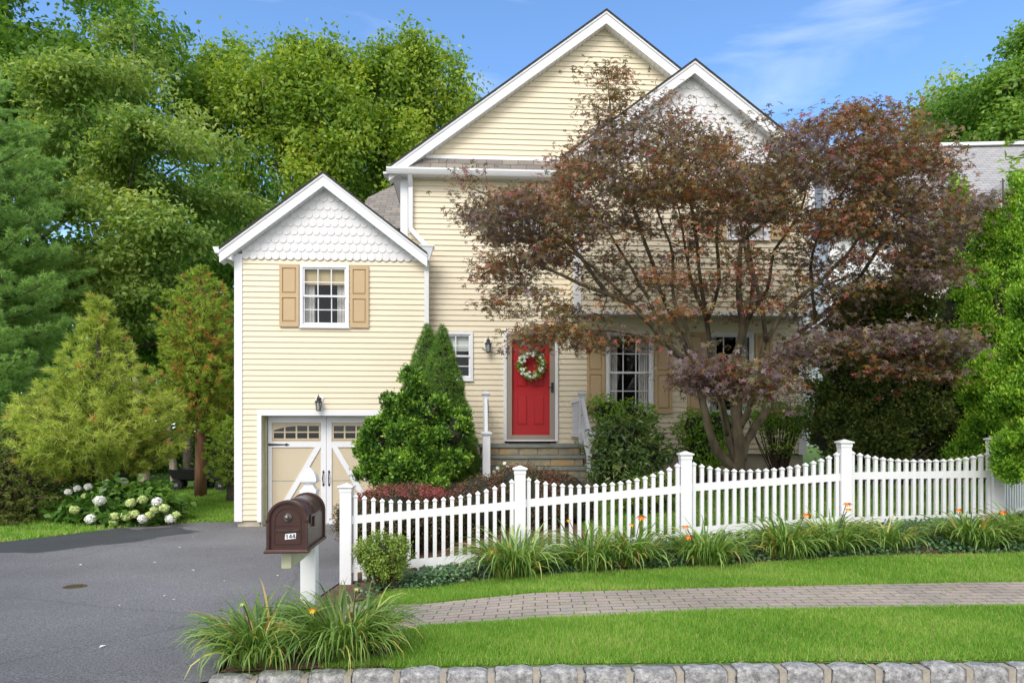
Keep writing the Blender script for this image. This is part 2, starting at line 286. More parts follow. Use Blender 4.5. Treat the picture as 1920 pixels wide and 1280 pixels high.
# ------------------------------------------------------------------ object helpers
def tag(o, label=None, cat=None, group=None, kind=None):
    if label: o['label'] = label
    if cat: o['category'] = cat
    if group: o['group'] = group
    if kind: o['kind'] = kind
    return o
def empty(name, loc, rz=0.0, label=None, cat=None, group=None):
    o = bpy.data.objects.new(name, None); C.objects.link(o); o.location = loc; o.rotation_euler = (0, 0, rz)
    o.empty_display_size = 0.1
    return tag(o, label, cat, group)
def dup(o, loc, rz=None, scale=None, label=None):
    r = o.copy(); C.objects.link(r); r.location = loc
    if rz is not None: r.rotation_euler = (0, 0, rz)
    if scale: r.scale = scale
    if label: r['label'] = label
    for ch in list(o.children):
        c = ch.copy(); C.objects.link(c); c.parent = r
        for g in ch.children:
            d = g.copy(); C.objects.link(d); d.parent = c
    return r
class MB:
    def __init__(s): s.v = []; s.f = []; s.uv = {}
    def add(s, vs, fs):
        k = len(s.v); s.v += [tuple(x) for x in vs]; s.f += [tuple(i + k for i in f) for f in fs]; return s
    def box(s, x0, x1, y0, y1, z0, z1):
        if x0 > x1: x0, x1 = x1, x0
        if y0 > y1: y0, y1 = y1, y0
        if z0 > z1: z0, z1 = z1, z0
        return s.add([(x0, y0, z0), (x1, y0, z0), (x1, y1, z0), (x0, y1, z0), (x0, y0, z1), (x1, y0, z1), (x1, y1, z1), (x0, y1, z1)],
                     [(0, 3, 2, 1), (4, 5, 6, 7), (0, 1, 5, 4), (1, 2, 6, 5), (2, 3, 7, 6), (3, 0, 4, 7)])
    def prism(s, poly, y0, y1):
        """polygon in (x,z), anticlockwise seen from -y, extruded in y"""
        n = len(poly); vs = [(x, y0, z) for x, z in poly] + [(x, y1, z) for x, z in poly]
        fs = [tuple(range(n)), tuple(range(2 * n - 1, n - 1, -1))] + [(i, i + n, (i + 1) % n + n, (i + 1) % n) for i in range(n)]
        return s.add(vs, fs)
    def quad(s, a, b, c, d): return s.add([a, b, c, d], [(0, 1, 2, 3)])
    def beam(s, a, b, w, h, up=(0, 0, 1)):
        a, b = Vector(a), Vector(b); d = (b - a).normalized(); sd_ = d.cross(Vector(up))
        if sd_.length < 1e-4: sd_ = d.cross(Vector((0, 1, 0)))
        sd_.normalize(); u = sd_.cross(d)
        vs = [p + sd_ * i * w / 2 + u * j * h / 2 for p in (a, b) for i, j in ((-1, -1), (1, -1), (1, 1), (-1, 1))]
        return s.add(vs, [(3, 2, 1, 0), (4, 5, 6, 7), (0, 1, 5, 4), (1, 2, 6, 5), (2, 3, 7, 6), (3, 0, 4, 7)])
    def tube(s, pts, rads, n=8, cap=True):
        pts = [Vector(p) for p in pts]; k = len(s.v); prev = None
        for i, p in enumerate(pts):
            d = (pts[min(i + 1, len(pts) - 1)] - pts[max(i - 1, 0)]).normalized()
            if prev is None:
                a = d.cross(Vector((0, 0, 1))); a = a if a.length > 1e-3 else d.cross(Vector((1, 0, 0)))
            else: a = prev - d * prev.dot(d)
            a.normalize(); prev = a; b = d.cross(a)
            for j in range(n):
                t = 2 * math.pi * j / n; s.v.append(tuple(p + (a * math.cos(t) + b * math.sin(t)) * rads[i]))
        for i in range(len(pts) - 1):
            for j in range(n):
                j2 = (j + 1) % n; s.f.append((k + i * n + j, k + i * n + j2, k + (i + 1) * n + j2, k + (i + 1) * n + j))
        if cap:
            s.f.append(tuple(k + j for j in range(n))[::-1]); e = k + (len(pts) - 1) * n; s.f.append(tuple(e + j for j in range(n)))
        return s
    def lathe(s, prof, n=16, c=(0, 0, 0), sq=False):
        """profile [(r,z)], axis z; sq: square section"""
        k = len(s.v); n = 4 if sq else n; off = math.pi / 4 if sq else 0; q = math.sqrt(2) if sq else 1
        for r, z in prof:
            for j in range(n):
                t = off + 2 * math.pi * j / n; s.v.append((c[0] + r * q * math.cos(t), c[1] + r * q * math.sin(t), c[2] + z))
        for i in range(len(prof) - 1):
            for j in range(n):
                j2 = (j + 1) % n; s.f.append((k + i * n + j, k + i * n + j2, k + (i + 1) * n + j2, k + (i + 1) * n + j))
        s.f.append(tuple(k + j for j in range(n))[::-1]); e = k + (len(prof) - 1) * n; s.f.append(tuple(e + j for j in range(n)))
        return s
    def build(s, name, m, parent=None, smooth=False, bevel=0.0, label=None):
        me = bpy.data.meshes.new(name); me.from_pydata(s.v, [], s.f); me.materials.append(m)
        o = bpy.data.objects.new(name, me); C.objects.link(o)
        if parent: o.parent = parent
        if smooth:
            for p in me.polygons: p.use_smooth = True
        if bevel:
            md = o.modifiers.new('bevel', 'BEVEL'); md.width = bevel; md.segments = 2; md.limit_method = 'ANGLE'
        if label: o['label'] = label
        return o
def np_mesh(name, V, idx, nper, m, parent=None, tint=None, smooth=False):
    me = bpy.data.meshes.new(name); V = np.ascontiguousarray(V, dtype=np.float32); idx = np.ascontiguousarray(idx, dtype=np.int32)
    nf = len(idx) // nper
    me.vertices.add(len(V)); me.vertices.foreach_set('co', V.ravel())
    me.loops.add(len(idx)); me.loops.foreach_set('vertex_index', idx)
    me.polygons.add(nf); me.polygons.foreach_set('loop_start', np.arange(nf, dtype=np.int32) * nper)
    if smooth: me.polygons.foreach_set('use_smooth', np.ones(nf, dtype=bool))
    me.update(calc_edges=True)
    if tint is not None:
        a = me.attributes.new('tint', 'FLOAT', 'POINT'); a.data.foreach_set('value', np.clip(tint, 0, 1).astype(np.float32))
    me.materials.append(m); o = bpy.data.objects.new(name, me); C.objects.link(o)
    if parent: o.parent = parent
    return o
def unit(a): return a / (np.linalg.norm(a, axis=-1, keepdims=True) + 1e-9)
def star_template():
    V = []; I = []
    for ang, r in ((-115, .62), (-58, .92), (0, 1.08), (58, .92), (115, .62)):
        t = math.radians(ang); d = (math.cos(t), math.sin(t)); p = (-d[1], d[0]); k = len(V)
        V += [(p[0] * .0 - d[0] * .05, p[1] * .0 - d[1] * .05, 0), (d[0] * r * .45 - p[0] * .15, d[1] * r * .45 - p[1] * .15, 0.03),
              (d[0] * r, d[1] * r, -.16 * r), (d[0] * r * .45 + p[0] * .15, d[1] * r * .45 + p[1] * .15, 0.03)]
        I += [k, k + 1, k + 2, k + 3]
    return np.array(V), np.array(I), 4
def lobed_template():
    V = []; I = []
    for ang, r, w in ((-60, .72, .30), (0, 1.0, .34), (60, .72, .30)):
        t = math.radians(ang); d = (math.cos(t), math.sin(t)); p = (-d[1], d[0]); k = len(V)
        V += [(0, 0, 0), (d[0] * r * .55 - p[0] * w, d[1] * r * .55 - p[1] * w, 0.05), (d[0] * r, d[1] * r, -.1), (d[0] * r * .55 + p[0] * w, d[1] * r * .55 + p[1] * w, 0.05)]
        I += [k, k + 1, k + 2, k + 3]
    return np.array(V), np.array(I), 4
TPL = {
    'leaf': (np.array([(0, 0, 0), (.45, -.5, .10), (1, 0, -.08), (.45, .5, .10)]), np.array([0, 1, 2, 3]), 4),
    'needle': (np.array([(0, -.5, 0), (0, .5, 0), (1, 0, 0)]), np.array([0, 1, 2]), 3),
    'star': star_template(), 'lobed': lobed_template(),
}
def leaves(name, Cn, Nn, Dn, Ls, Ws, shape, m, parent, tint):
    T, I, nper = TPL[shape]; n = len(Cn); k = len(T)
    Nn = unit(Nn); Dn = unit(Dn - (Dn * Nn).sum(1, keepdims=True) * Nn); Sd = np.cross(Nn, Dn)
    Ls = np.broadcast_to(np.asarray(Ls, float), (n,)); Ws = np.broadcast_to(np.asarray(Ws, float), (n,))
    V = Cn[:, None, :] + T[None, :, 0, None] * Ls[:, None, None] * Dn[:, None, :] + T[None, :, 1, None] * Ws[:, None, None] * Sd[:, None, :] + T[None, :, 2, None] * Ls[:, None, None] * Nn[:, None, :]
    idx = (np.arange(n)[:, None] * k + I[None, :]).ravel()
    return np_mesh(name, V.reshape(-1, 3), idx, nper, m, parent, np.repeat(tint, k))
def split_lobes(lobes, k, f, seed, squash=1.0):
    rng = np.random.default_rng(seed + 500); out = []
    for l in lobes:
        d = unit(rng.normal(size=(k, 3)) + np.array([0, -.35, .15]))
        for q in d:
            g = f * rng.uniform(.65, 1.25); rr_ = 1 - g * .75
            out.append((l[0] + q[0] * l[3] * rr_, l[1] + q[1] * l[4] * rr_, l[2] + q[2] * l[5] * rr_, l[3] * g, l[4] * g, l[5] * g * squash, (l[6] if len(l) > 6 else 1)))
    return out
def lobe_samples(rng, lobes, n, shell=0.33):
    """points in a union of ellipsoids, biased to the outside. lobes: (cx,cy,cz,rx,ry,rz[,weight])"""
    wts = np.array([(l[6] if len(l) > 6 else 1) * (l[3] * l[4] * l[5]) ** 0.75 for l in lobes]); wts /= wts.sum()
    k = rng.choice(len(lobes), n, p=wts); Lb = np.array([l[:6] for l in lobes])[k]
    d = unit(rng.normal(size=(n, 3))); r = rng.random(n) ** shell
    return Lb[:, :3] + d * r[:, None] * Lb[:, 3:6], d, r, k
def nval(p, s, seed=0.0): return noise.noise(Vector((p[0] * s + seed, p[1] * s + seed * 1.7, p[2] * s - seed)))
def crown(name, lobes, ncl, per, cr, lsize, m, parent, seed, shape='leaf', shell=0.33, flat=0.6, up=0.7, wid=0.6, tint_rng=(0.1, 0.9), nscale=0.5, lump=0.25, split=0, sf_=.42, squash=1.0):
    rng = np.random.default_rng(seed)
    if split: lobes = split_lobes(lobes, split, sf_, seed, squash)
    c, d, r, k = lobe_samples(rng, lobes, ncl, shell)
    nv = np.array([nval(p, nscale, seed * 0.37) for p in c])
    c = c + d * (nv[:, None] * lump * np.array([lobes[i][3] for i in k])[:, None])
    keep = nv > -0.28
    c, d, nv = c[keep], d[keep], nv[keep]; n = len(c)
    off = rng.normal(size=(n, per, 3)) * cr; off[:, :, 2] *= flat
    pos = (c[:, None, :] + off).reshape(-1, 3); out = np.repeat(d, per, 0)
    nrm = unit(rng.normal(size=pos.shape) * 0.75 + out * 0.45 + np.array([0, 0, up]))
    dr = unit(rng.normal(size=pos.shape) + out * 0.8 + np.array([0, 0, -0.3]))
    base = 0.5 + nv * 0.5 + rng.normal(size=n) * 0.13
    t = np.repeat(base, per) + rng.normal(size=n * per) * 0.2
    t = tint_rng[0] + (tint_rng[1] - tint_rng[0]) * np.clip(t, 0, 1)
    sz = lsize * rng.uniform(0.65, 1.25, len(pos))
    o = leaves(name, pos, nrm, dr, sz, sz * wid, shape, m, parent, t)
    return o, c
def bez(a, b, bend, n=5):
    a, b = Vector(a), Vector(b); mid = (a + b) / 2 + Vector(bend); out = []
    for i in range(n + 1):
        t = i / n; out.append(a * (1 - t) ** 2 + mid * 2 * t * (1 - t) + b * t * t)
    return out
def trunk(name, base, top, r0, r1, targets, m, parent, seed, lean=0.15, low=0.3, rb=0.35, n=10):
    """tapered trunk from base to top, a limb to each target"""
    rng = random.Random(seed); mb = MB(); base, top = Vector(base), Vector(top)
    K = 9; pts = []; rad = []
    for i in range(K + 1):
        t = i / K; p = base.lerp(top, t)
        w = math.sin(t * math.pi) * lean
        p += Vector((nval((t * 3, seed, 0), 1.0) * w * 2, nval((0, t * 3, seed), 1.0) * w * 2, 0)); pts.append(p)
        rad.append(r0 * (1 - t) ** 0.8 + r1 + (0.35 * r0 if i == 0 else 0))
    mb.tube(pts, rad, n)
    for tg in targets:
        tg = Vector(tg); h = (tg.z - base.z) / max(0.1, (top.z - base.z))
        t = max(low, min(0.92, h - rng.uniform(0.12, 0.3))); i = t * K; i0 = int(i); a = pts[i0].lerp(pts[min(K, i0 + 1)], i - i0)
        ra = (r0 * (1 - t) ** 0.8 + r1) * rb; ln = (tg - a).length
        q = bez(a, tg, (rng.uniform(-.1, .1) * ln, rng.uniform(-.1, .1) * ln, 0.12 * ln), 5)
        mb.tube(q, [ra * (1 - j / 5) + 0.008 for j in range(6)], 6)
    return mb.build(name, m, parent, smooth=True)

# ------------------------------------------------------------------ terrain
HX = np.array([-400, -60, -9, -2.2, -1.7, -.8, .2, 1.6, 4, 6, 12, 60, 400.])
HYY = np.array([3.8, 4.6, 5.1, 6.05, 6.8, 7.7, 9.5, 12.0, 14, 22, 60, 400])
HT = np.array([
    [-1.5, -1.5, -1.5, -1.5, -1.43, -1.40, -1.385, -1.375, -1.36, -1.35, -1.33, -1.3, -1.3],
    [-1.5, -1.5, -1.52, -1.51, -1.45, -1.41, -1.38, -1.355, -1.34, -1.33, -1.3, -1.3, -1.3],
    [-1.5, -1.5, -1.53, -1.53, -1.51, -1.474, -1.41, -1.35, -1.323, -1.31, -1.3, -1.3, -1.3],
    [-1.5, -1.5, -1.57, -1.57, -1.565, -1.535, -1.427, -1.385, -1.33, -1.30, -1.28, -1.3, -1.3],
    [-1.5, -1.5, -1.60, -1.60, -1.60, -1.575, -1.46, -1.37, -1.28, -1.22, -1.2, -1.2, -1.2],
    [-1.5, -1.5, -1.63, -1.64, -1.64, -1.57, -1.43, -1.31, -1.21, -1.17, -1.1, -1.1, -1.1],
    [-1.5, -1.5, -1.67, -1.67, -1.63, -1.38, -1.22, -1.1, -1.0, -.98, -.95, -.95, -.95],
    [-1.5, -1.5, -1.73, -1.735, -1.72, -1.25, -1.1, -1.0, -.85, -.8, -.8, -.8, -.8],
    [-1.5, -1.5, -1.69, -1.70, -1.70, -1.3, -1.1, -.9, -.8, -.75, -.75, -.75, -.7],
    [-1.4, -1.4, -1.45, -1.5, -1.5, -1.3, -1.1, -.8, -.6, -.5, -.5, -.5, -.5],
    [-.5, -.5, -.6, -.7, -.7, -.7, -.6, -.5, -.3, -.2, 0, 0, 0],
    [0, 0, 0, 0, 0, 0, 0, 0, 0, 0, 0, 0, 0.]]) + EYE
def h(x, y):
    i = int(np.clip(np.searchsorted(HX, x) - 1, 0, len(HX) - 2)); j = int(np.clip(np.searchsorted(HYY, y) - 1, 0, len(HYY) - 2))
    s = min(1, max(0, (x - HX[i]) / (HX[i + 1] - HX[i]))); t = min(1, max(0, (y - HYY[j]) / (HYY[j + 1] - HYY[j])))
    return (HT[j, i] * (1 - s) + HT[j, i + 1] * s) * (1 - t) + (HT[j + 1, i] * (1 - s) + HT[j + 1, i + 1] * s) * t
def hv(x, y):
    i = np.clip(np.searchsorted(HX, x) - 1, 0, len(HX) - 2); j = np.clip(np.searchsorted(HYY, y) - 1, 0, len(HYY) - 2)
    s = np.clip((x - HX[i]) / (HX[i + 1] - HX[i]), 0, 1); t = np.clip((y - HYY[j]) / (HYY[j + 1] - HYY[j]), 0, 1)
    return (HT[j, i] * (1 - s) + HT[j, i + 1] * s) * (1 - t) + (HT[j + 1, i] * (1 - s) + HT[j + 1, i + 1] * s) * t
def driveL(y): return float(np.interp(y, [3.8, 9.0, 10.4, 11.3, 12.2, 12.7, 13.2], [-14, -9.5, -7.9, -7.5, -7.2, -6.4, -5.6]))
def driveR(y): return float(np.interp(y, [3.8, 4.1, 4.5, 5.0, 7.3, 9.5, 13.2], [-1.74, -1.78, -1.84, -1.86, -1.86, -1.95, -2.05]))
def walkN(x): return float(np.interp(x, [-1.9, -.8, 1.35, 3.8, 8], [4.95, 5.08, 5.12, 5.15, 5.2]))
def walkF(x): return float(np.interp(x, [-1.9, -1.1, .2, 1.6, 4.5, 8], [6.25, 6.1, 6.05, 6.05, 6.02, 6.0]))
def bedE(x): return float(np.interp(x, [-1.9, -1.5, -1.1, -.3, 1.5, 3.5, 5.1, 8], [6.15, 6.3, 6.7, 6.85, 6.72, 6.9, 6.85, 7.0]))
xs = np.concatenate([[-400, -200, -100, -60, -30, -20, -14, -11], np.arange(-9.6, 9.01, 0.15), [10, 12, 15, 20, 30, 60, 100, 200, 400]])
ys = np.concatenate([np.arange(4.06, 15.01, 0.15), [16, 18, 20, 22, 26, 30, 40, 60, 100, 200, 400]])
GX, GY = np.meshgrid(xs, ys); GZ = hv(GX, GY) - 0.004
for j in range(len(ys)):
    for i in range(len(xs)):
        x_, y_ = xs[i], ys[j]
        if (driveL(y_) < x_ < driveR(y_) and y_ < 13.0) or (walkN(x_) < y_ < walkF(x_) and -1.9 < x_ < 9): GZ[j, i] -= 0.05
V = np.stack([GX, GY, GZ], -1).reshape(-1, 3)
nx = len(xs); q = (np.arange(len(ys) - 1)[:, None] * nx + np.arange(nx - 1)[None, :]).ravel()
np_mesh('ground', V, np.stack([q, q + 1, q + nx + 1, q + nx], -1).ravel(), 4, M['turf'], smooth=True)['kind'] = 'structure'
def sheet(name, fa, fb, t0, t1, nt_, ns, m, off, along='x'):
    vs = []; ff = []
    for i in range(nt_ + 1):
        t = t0 + (t1 - t0) * i / nt_; a, b = fa(t), fb(t)
        for j in range(ns + 1):
            s = a + (b - a) * j / ns; x, y = (t, s) if along == 'x' else (s, t); vs.append((x, y, h(x, y) + off))
    for i in range(nt_):
        for j in range(ns):
            k = i * (ns + 1) + j; f = (k, k + ns + 1, k + ns + 2, k + 1); ff.append(f if along == 'x' else f[::-1])
    o = MB().add(vs, ff).build(name, m, smooth=True); o['kind'] = 'structure'; return o
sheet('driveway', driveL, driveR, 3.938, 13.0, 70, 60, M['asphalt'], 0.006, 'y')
sheet('sidewalk', walkN, walkF, -1.88, 9, 100, 10, M['paver'], 0.008)
sheet('fence_bed', bedE, lambda x: 7.9 + 0.14 * x + (0 if x > 1.2 else 1.6), -1.84, 6.6, 70, 14, M['mulch'], 0.006)
sheet('mailbox_bed', lambda x: 4.07, lambda x: 4.075 + .95 * math.sqrt(max(0, 1 - ((x + 1.24) / .50) ** 2)) * (1 + .06 * math.sin(x * 23)), -1.745, -.74, 34, 10, M['mulch'], 0.012)
sheet('foundation_bed', lambda x: 11.0, lambda x: 13.2, -1.9, 8, 40, 12, M['mulch'], 0.006)
sheet('hillside_bed', lambda x: 9.2, lambda x: 11.05, -1.95, 1.4, 20, 12, M['mulch'], 0.004)
MB().box(-80, 80, -5, 3.94, EYE - 1.7, EYE - 1.497).build('street', M['asphalt'])['kind'] = 'structure'
MB().box(-300, 300, -300, -5.0, EYE - 1.7, EYE - 1.45).build('far_verge', M['turf'])['kind'] = 'structure'

# kerb of granite blocks
def kerb():
    V = []; I = []; rng = random.Random(5); x = -1.78; Vm = MB(); cnt = 0
    while x < 6.0:
        w = rng.uniform(0.235, 0.285); y0, y1 = 3.945 + rng.uniform(-.006, .008), 4.075
        top = EYE + float(np.interp(x, [-1.75, -1.0, 1.7, 4], [-1.43, -1.392, -1.362, -1.345])) + rng.uniform(-.006, .006)
        z0 = EYE - 1.55; nxx, nyy, nzz = 14, 9, 9; base = len(V); idx = {}
        def vid(i, j, k):
            key = (i, j, k)
            if key in idx: return idx[key]
            a, b_, c = i / nxx * 2 - 1, j / nyy * 2 - 1, k / nzz * 2 - 1
            e = 5.0; nrm = (abs(a) ** e + abs(b_) ** e + abs(c) ** e) ** (1 / e); mm = max(abs(a), abs(b_), abs(c)); s = mm / nrm
            p = Vector((x + w / 2 + a * s * w / 2, (y0 + y1) / 2 + b_ * s * (y1 - y0) / 2, (z0 + top) / 2 + c * s * (top - z0) / 2))
            q = p * 9 + Vector((cnt * 3.1, 0, 0)); dn = noise.noise(q) * 0.013 + noise.noise(q * 3.2) * 0.007 + noise.noise(q * 8) * 0.003
            d = Vector((a, b_, c)).normalized(); p += Vector((d.x * .4, d.y, d.z)) * dn
            idx[key] = len(V); V.append(tuple(p)); return idx[key]
        for (na, nb, fn) in ((nxx, nzz, lambda a, b_: (a, 0, b_)), (nxx, nyy, lambda a, b_: (a, b_, nzz)), (nyy, nzz, lambda a, b_: (0, a, b_)), (nyy, nzz, lambda a, b_: (nxx, a, b_)), (nxx, nzz, lambda a, b_: (a, nyy, b_))):
            for a in range(na):
                for b_ in range(nb): I.append((vid(*fn(a, b_)), vid(*fn(a + 1, b_)), vid(*fn(a + 1, b_ + 1)), vid(*fn(a, b_ + 1))))
        Vm.box(x + w - .01, x + w + 0.03, y0 + .010, y1 - .005, z0, top - .014)
        x += w + 0.015; cnt += 1
    me = bpy.data.meshes.new('kerb'); k = len(V); me.from_pydata(V + Vm.v, [], I + [tuple(a + k for a in f) for f in Vm.f])
    me.materials.append(M['granite']); me.materials.append(M['mortar'])
    for i, p in enumerate(me.polygons):
        p.use_smooth = i < len(I); p.material_index = 0 if i < len(I) else 1
    o = bpy.data.objects.new('kerb', me); C.objects.link(o); o['kind'] = 'structure'
kerb()

# ------------------------------------------------------------------ the house
HO = empty('house', (OX, OY, EYE), TH, 'cream clapboard house with white gables, red front door and attached garage', 'house')
def siding(name, u0, u1, w0, w1, v, holes=(), gable=None, frame=None, step=0.1016, parent=None, m=None):
    """lapped boards on the plane v facing -v. gable=(apexu, apexw, slope): clips above. frame: maps (u,v,w)->local"""
    mb = MB(); ws = set(); k0 = w0
    fr = frame or (lambda a, b_, c: (a, b_, c))
    w = w0
    while w < w1: ws.add(round(w, 5)); w += step
    ws.add(round(w1, 5))
    for hh in holes:
        for q in (hh[2], hh[3]):
            if w0 < q < w1: ws.add(round(q, 5))
    ws = sorted(ws)
    def lim(w):
        if gable:
            au, aw, sl_ = gable; d = max(0.0, (aw - w) / sl_); return max(u0, au - d), min(u1, au + d)
        return u0, u1
    def vo(w, up):  # lap offset; up: value just above w
        t = ((w - w0) / step) % 1.0
        if t > 0.999 or t < 0.001: t = 0.0 if up else 1.0
        return v - 0.016 * (1 - t) - 0.003
    for a, b_ in zip(ws[:-1], ws[1:]):
        if b_ - a < 1e-4: continue
        la, ra = lim(a); lb, rb = lim(b_)
        if ra - la < 0.01: continue
        iv = [(la, ra, lb, rb)]; mid = (a + b_) / 2
        for hh in holes:
            if hh[2] < mid < hh[3]:
                nv = []
                for (x0, x1, y0, y1) in iv:
                    if hh[0] >= x1 or hh[1] <= x0: nv.append((x0, x1, y0, y1)); continue
                    if hh[0] > x0: nv.append((x0, hh[0], y0, hh[0]))
                    if hh[1] < x1: nv.append((hh[1], x1, hh[1], y1))
                iv = nv
        va, vb = vo(a, True), vo(b_, False)
        onk = abs(((a - w0) / step) - round((a - w0) / step)) < 0.01
        for (x0, x1, y0, y1) in iv:
            mb.quad(fr(x0, va, a), fr(x1, va, a), fr(y1, vb, b_), fr(y0, vb, b_))
            if onk: mb.quad(fr(x0, v, a), fr(x1, v, a), fr(x1, va, a), fr(x0, va, a))
    return mb.build(name, m or M['siding'], parent or HO)

VW = -0.30      # wing plane
VB = -0.55      # bay plane
# --- wing
wl, wr = U(440, VW), U(803, VW)
cbw = U(455, VW) - wl
wbase = W(620, 974, VW); fr_y = W(620, 481, VW)
wapx = U(606, VW - .2); wapw = W(606, 322, VW - .2)
wendl = U(415, VW - .2); wendw = W(415, 462, VW - .2)
SLW = (wapw - wendw) / (wapx - wendl)
# window in the wing
ww = (U(563, VW), U(655, VW), W(609, 614, VW), W(609, 497, VW))
gd = (U(491, VW), U(728, VW), W(600, 990, VW) - .05, W(600, 779, VW))
siding('siding_wall', wl + cbw - .01, wr, wbase, fr_y + .12, VW, [(ww[0] + .04, ww[1] - .04, ww[2] + .04, ww[3] - .04), (gd[0], gd[1], wbase - 1, gd[3])])
# foundations
fd = MB()
fz = W(620, 1000, VW) - .2
fd.box(wl + .05, gd[0] - .03, VW + .012, VW + .3, fz, wbase - .01)
fd.box(gd[1] + .03, wr - .02, VW + .012, VW + .3, fz, wbase - .01)
fd.box(wl + .03, wl + .25, VW + .3, 6.5, fz, wbase)
fd.build('foundation', M['concrete'], HO)
# corner board
MB().box(wl, wl + cbw, VW - .03, VW + .12, wbase - .02, fr_y + .02).build('corner_board', M['white'], HO, bevel=.004)
# side wall of wing (left)
def fl(u, v, w): return (wl + .02 + v - VW, -u, w)
siding('siding_wall', -6.5, -(VW + .1), wbase, fr_y + .12, VW, frame=fl)
MB().box(wl + .05, 3.2, 6.4, 6.5, wbase - .5, 3.9).build('rear_wall', M['siding'], HO)

# scallop gable
def scallops(name, u0, u1, wb, apu, apw, sl_, v, pitch=0.1330, row=0.153):
    mb = MB(); ins = 0.02
    wb0 = wb + row * .5
    mb.add([(u0, v + .03, wb0 - .06), (u1, v + .03, wb0 - .06), (apu, v + .03, apw)], [(0, 1, 2)])
    rows = int((apw - wb) / row)
    for k in range(rows + 1):
        wb_ = wb + k * row; off = 0 if k % 2 == 0 else pitch / 2
        dmax = (apw - (wb_ + row * 0.75)) / sl_ + .04
        lo, hi = max(u0, apu - dmax), min(u1, apu + dmax)
        n0 = math.ceil((lo + pitch * .45 - off - u0) / pitch); u = u0 + n0 * pitch + off
        while u <= hi - pitch * .4:
            r = pitch / 2 * .985; tb = wb_ + r; vf, vk = v - .014, v + .012; vt = v + .003
            arc = [(u + r * math.cos(math.pi + math.pi * j / 10), tb + r * math.sin(math.pi + math.pi * j / 10)) for j in range(11)]
            top = wb_ + row + .10
            top = min(top, apw - abs(u - apu) * sl_)
            pts = arc + [(u + r, top), (u - r, top)]
            n = len(pts)
            dp = lambda z: vf + (vt - vf) * max(0, min(1, (z - wb_) / (row * 1.3)))
            vs = [(a, dp(z), z) for a, z in pts] + [(a, dp(z) + .013, z) for a, z in pts]
            mb.add(vs, [tuple(range(n))] + [(i, i + n, (i + 1) % n + n, (i + 1) % n) for i in range(10)])
            u += pitch
    return mb.build(name, M['shingle_white'], HO)
scallops('gable_shingles', wl + cbw * .5, wr, W(620, 489, VW), wapx, wapw - .02, SLW, VW - .02)

def gable_roof(apu, apw, sl_, hl, hr, v0, v1, boardw, rv, edge=.03, soff=True, name='roof', mm=None, vwall=None):
    """front facing gable: apex (apu,apw) is top of roof; half widths hl/hr; v0 front edge, v1 back"""
    n = math.sqrt(1 + sl_ * sl_); t = edge * n
    rf = MB(); uvs = []
    for s, hw in ((-1, hl), (1, hr)):
        a = (apu, apw); b_ = (apu + s * hw, apw - sl_ * hw)
        poly = [a, b_, (b_[0], b_[1] - t), (a[0], a[1] - t)]
        if s > 0: poly = poly[::-1]
        rf.prism(poly, v0 - .02, v1)
    o = rf.build(name, mm or M['roof'], HO)
    me = o.data; uvl = me.uv_layers.new(name='UVMap')
    for p in me.polygons:
        for li in p.loop_indices:
            c = me.vertices[me.loops[li].vertex_index].co; uvl.data[li].uv = (c.y, c.z * n / sl_)
    eb = MB()
    for s, hw in ((-1, hl), (1, hr)):     # thin dark edge lies just in front of the slab
        poly = [(apu, apw + .004), (apu + s * hw, apw - sl_ * hw + .004), (apu + s * hw, apw - sl_ * hw - .018), (apu, apw - .018)]
        eb.prism(poly if s < 0 else poly[::-1], v0 - .035, v0 - .021)
    eb.build('roof_edge', M['roof_edge'], HO)
    rb = MB(); sf = MB(); wb_ = boardw * n; rb1 = MB()
    for s, hw in ((-1, hl), (1, hr)):
        d = .022; poly = [(apu, apw - d), (apu + s * hw, apw - sl_ * hw - d), (apu + s * hw, apw - sl_ * hw - d - wb_), (apu, apw - d - wb_)]
        rb.prism(poly if s < 0 else poly[::-1], v0, v0 + .03)
        poly = [(apu, apw - d), (apu + s * hw, apw - sl_ * hw - d), (apu + s * hw, apw - sl_ * hw - d - .05), (apu, apw - d - .05)]
        rb1.prism(poly if s < 0 else poly[::-1], v0 - .016, v0 - .001)
        if soff:
            z = d + wb_ - .02; poly = [(apu, apw - z), (apu + s * hw, apw - sl_ * hw - z), (apu + s * hw, apw - sl_ * hw - z - .012), (apu, apw - z - .012)]
            sf.prism(poly if s < 0 else poly[::-1], v0 + .03, vwall + .05)
            L_ = int(hw / .085)
            for i in range(1, L_):   # vent slots as thin raised ribs
                uu = apu + s * hw * i / L_; zz = apw - sl_ * abs(uu - apu) - z - .014
                sf.box(uu - .004, uu + .004, v0 + .04, vwall - .01, zz - .010, zz)
    rb.build('rake_board', M['white'], HO); rb1.build('rake_moulding', M['white'], HO)
    if soff: sf.build('soffit', M['white'], HO)
    return o
V0W = VW - .20
hwl = wapx - U(411, V0W); hwr = U(801, V0W) - wapx
gable_roof(wapx, wapw, SLW, hwl, hwr, V0W, 6.5, .185, 0, vwall=VW)
# gutters of the wing (run back along both eaves) with visible ends
def gutter_back(u, w, s, v0, v1, sz=.11):
    prof = [(0, 0), (s * .07, 0), (s * sz, sz * .9), (s * sz, sz), (0, sz)]
    if s < 0: prof = prof[::-1]
    MB().prism([(u + a, w + b_) for a, b_ in prof], v0, v1).build('gutter', M['white'], HO)
gutter_back(wapx - hwl + .0, wapw - SLW * hwl - .09, -1, V0W - .01, 6.3)
# eave box under left overhang
eb = MB(); ew = wapw - SLW * hwl
eb.prism([(wl - .24, ew - .13), (wl + .0, ew - .20), (wl + .0, ew - .05), (wl - .24, ew - .05)], V0W + .031, 6.4)
eb.build('eave', M['white'], HO)

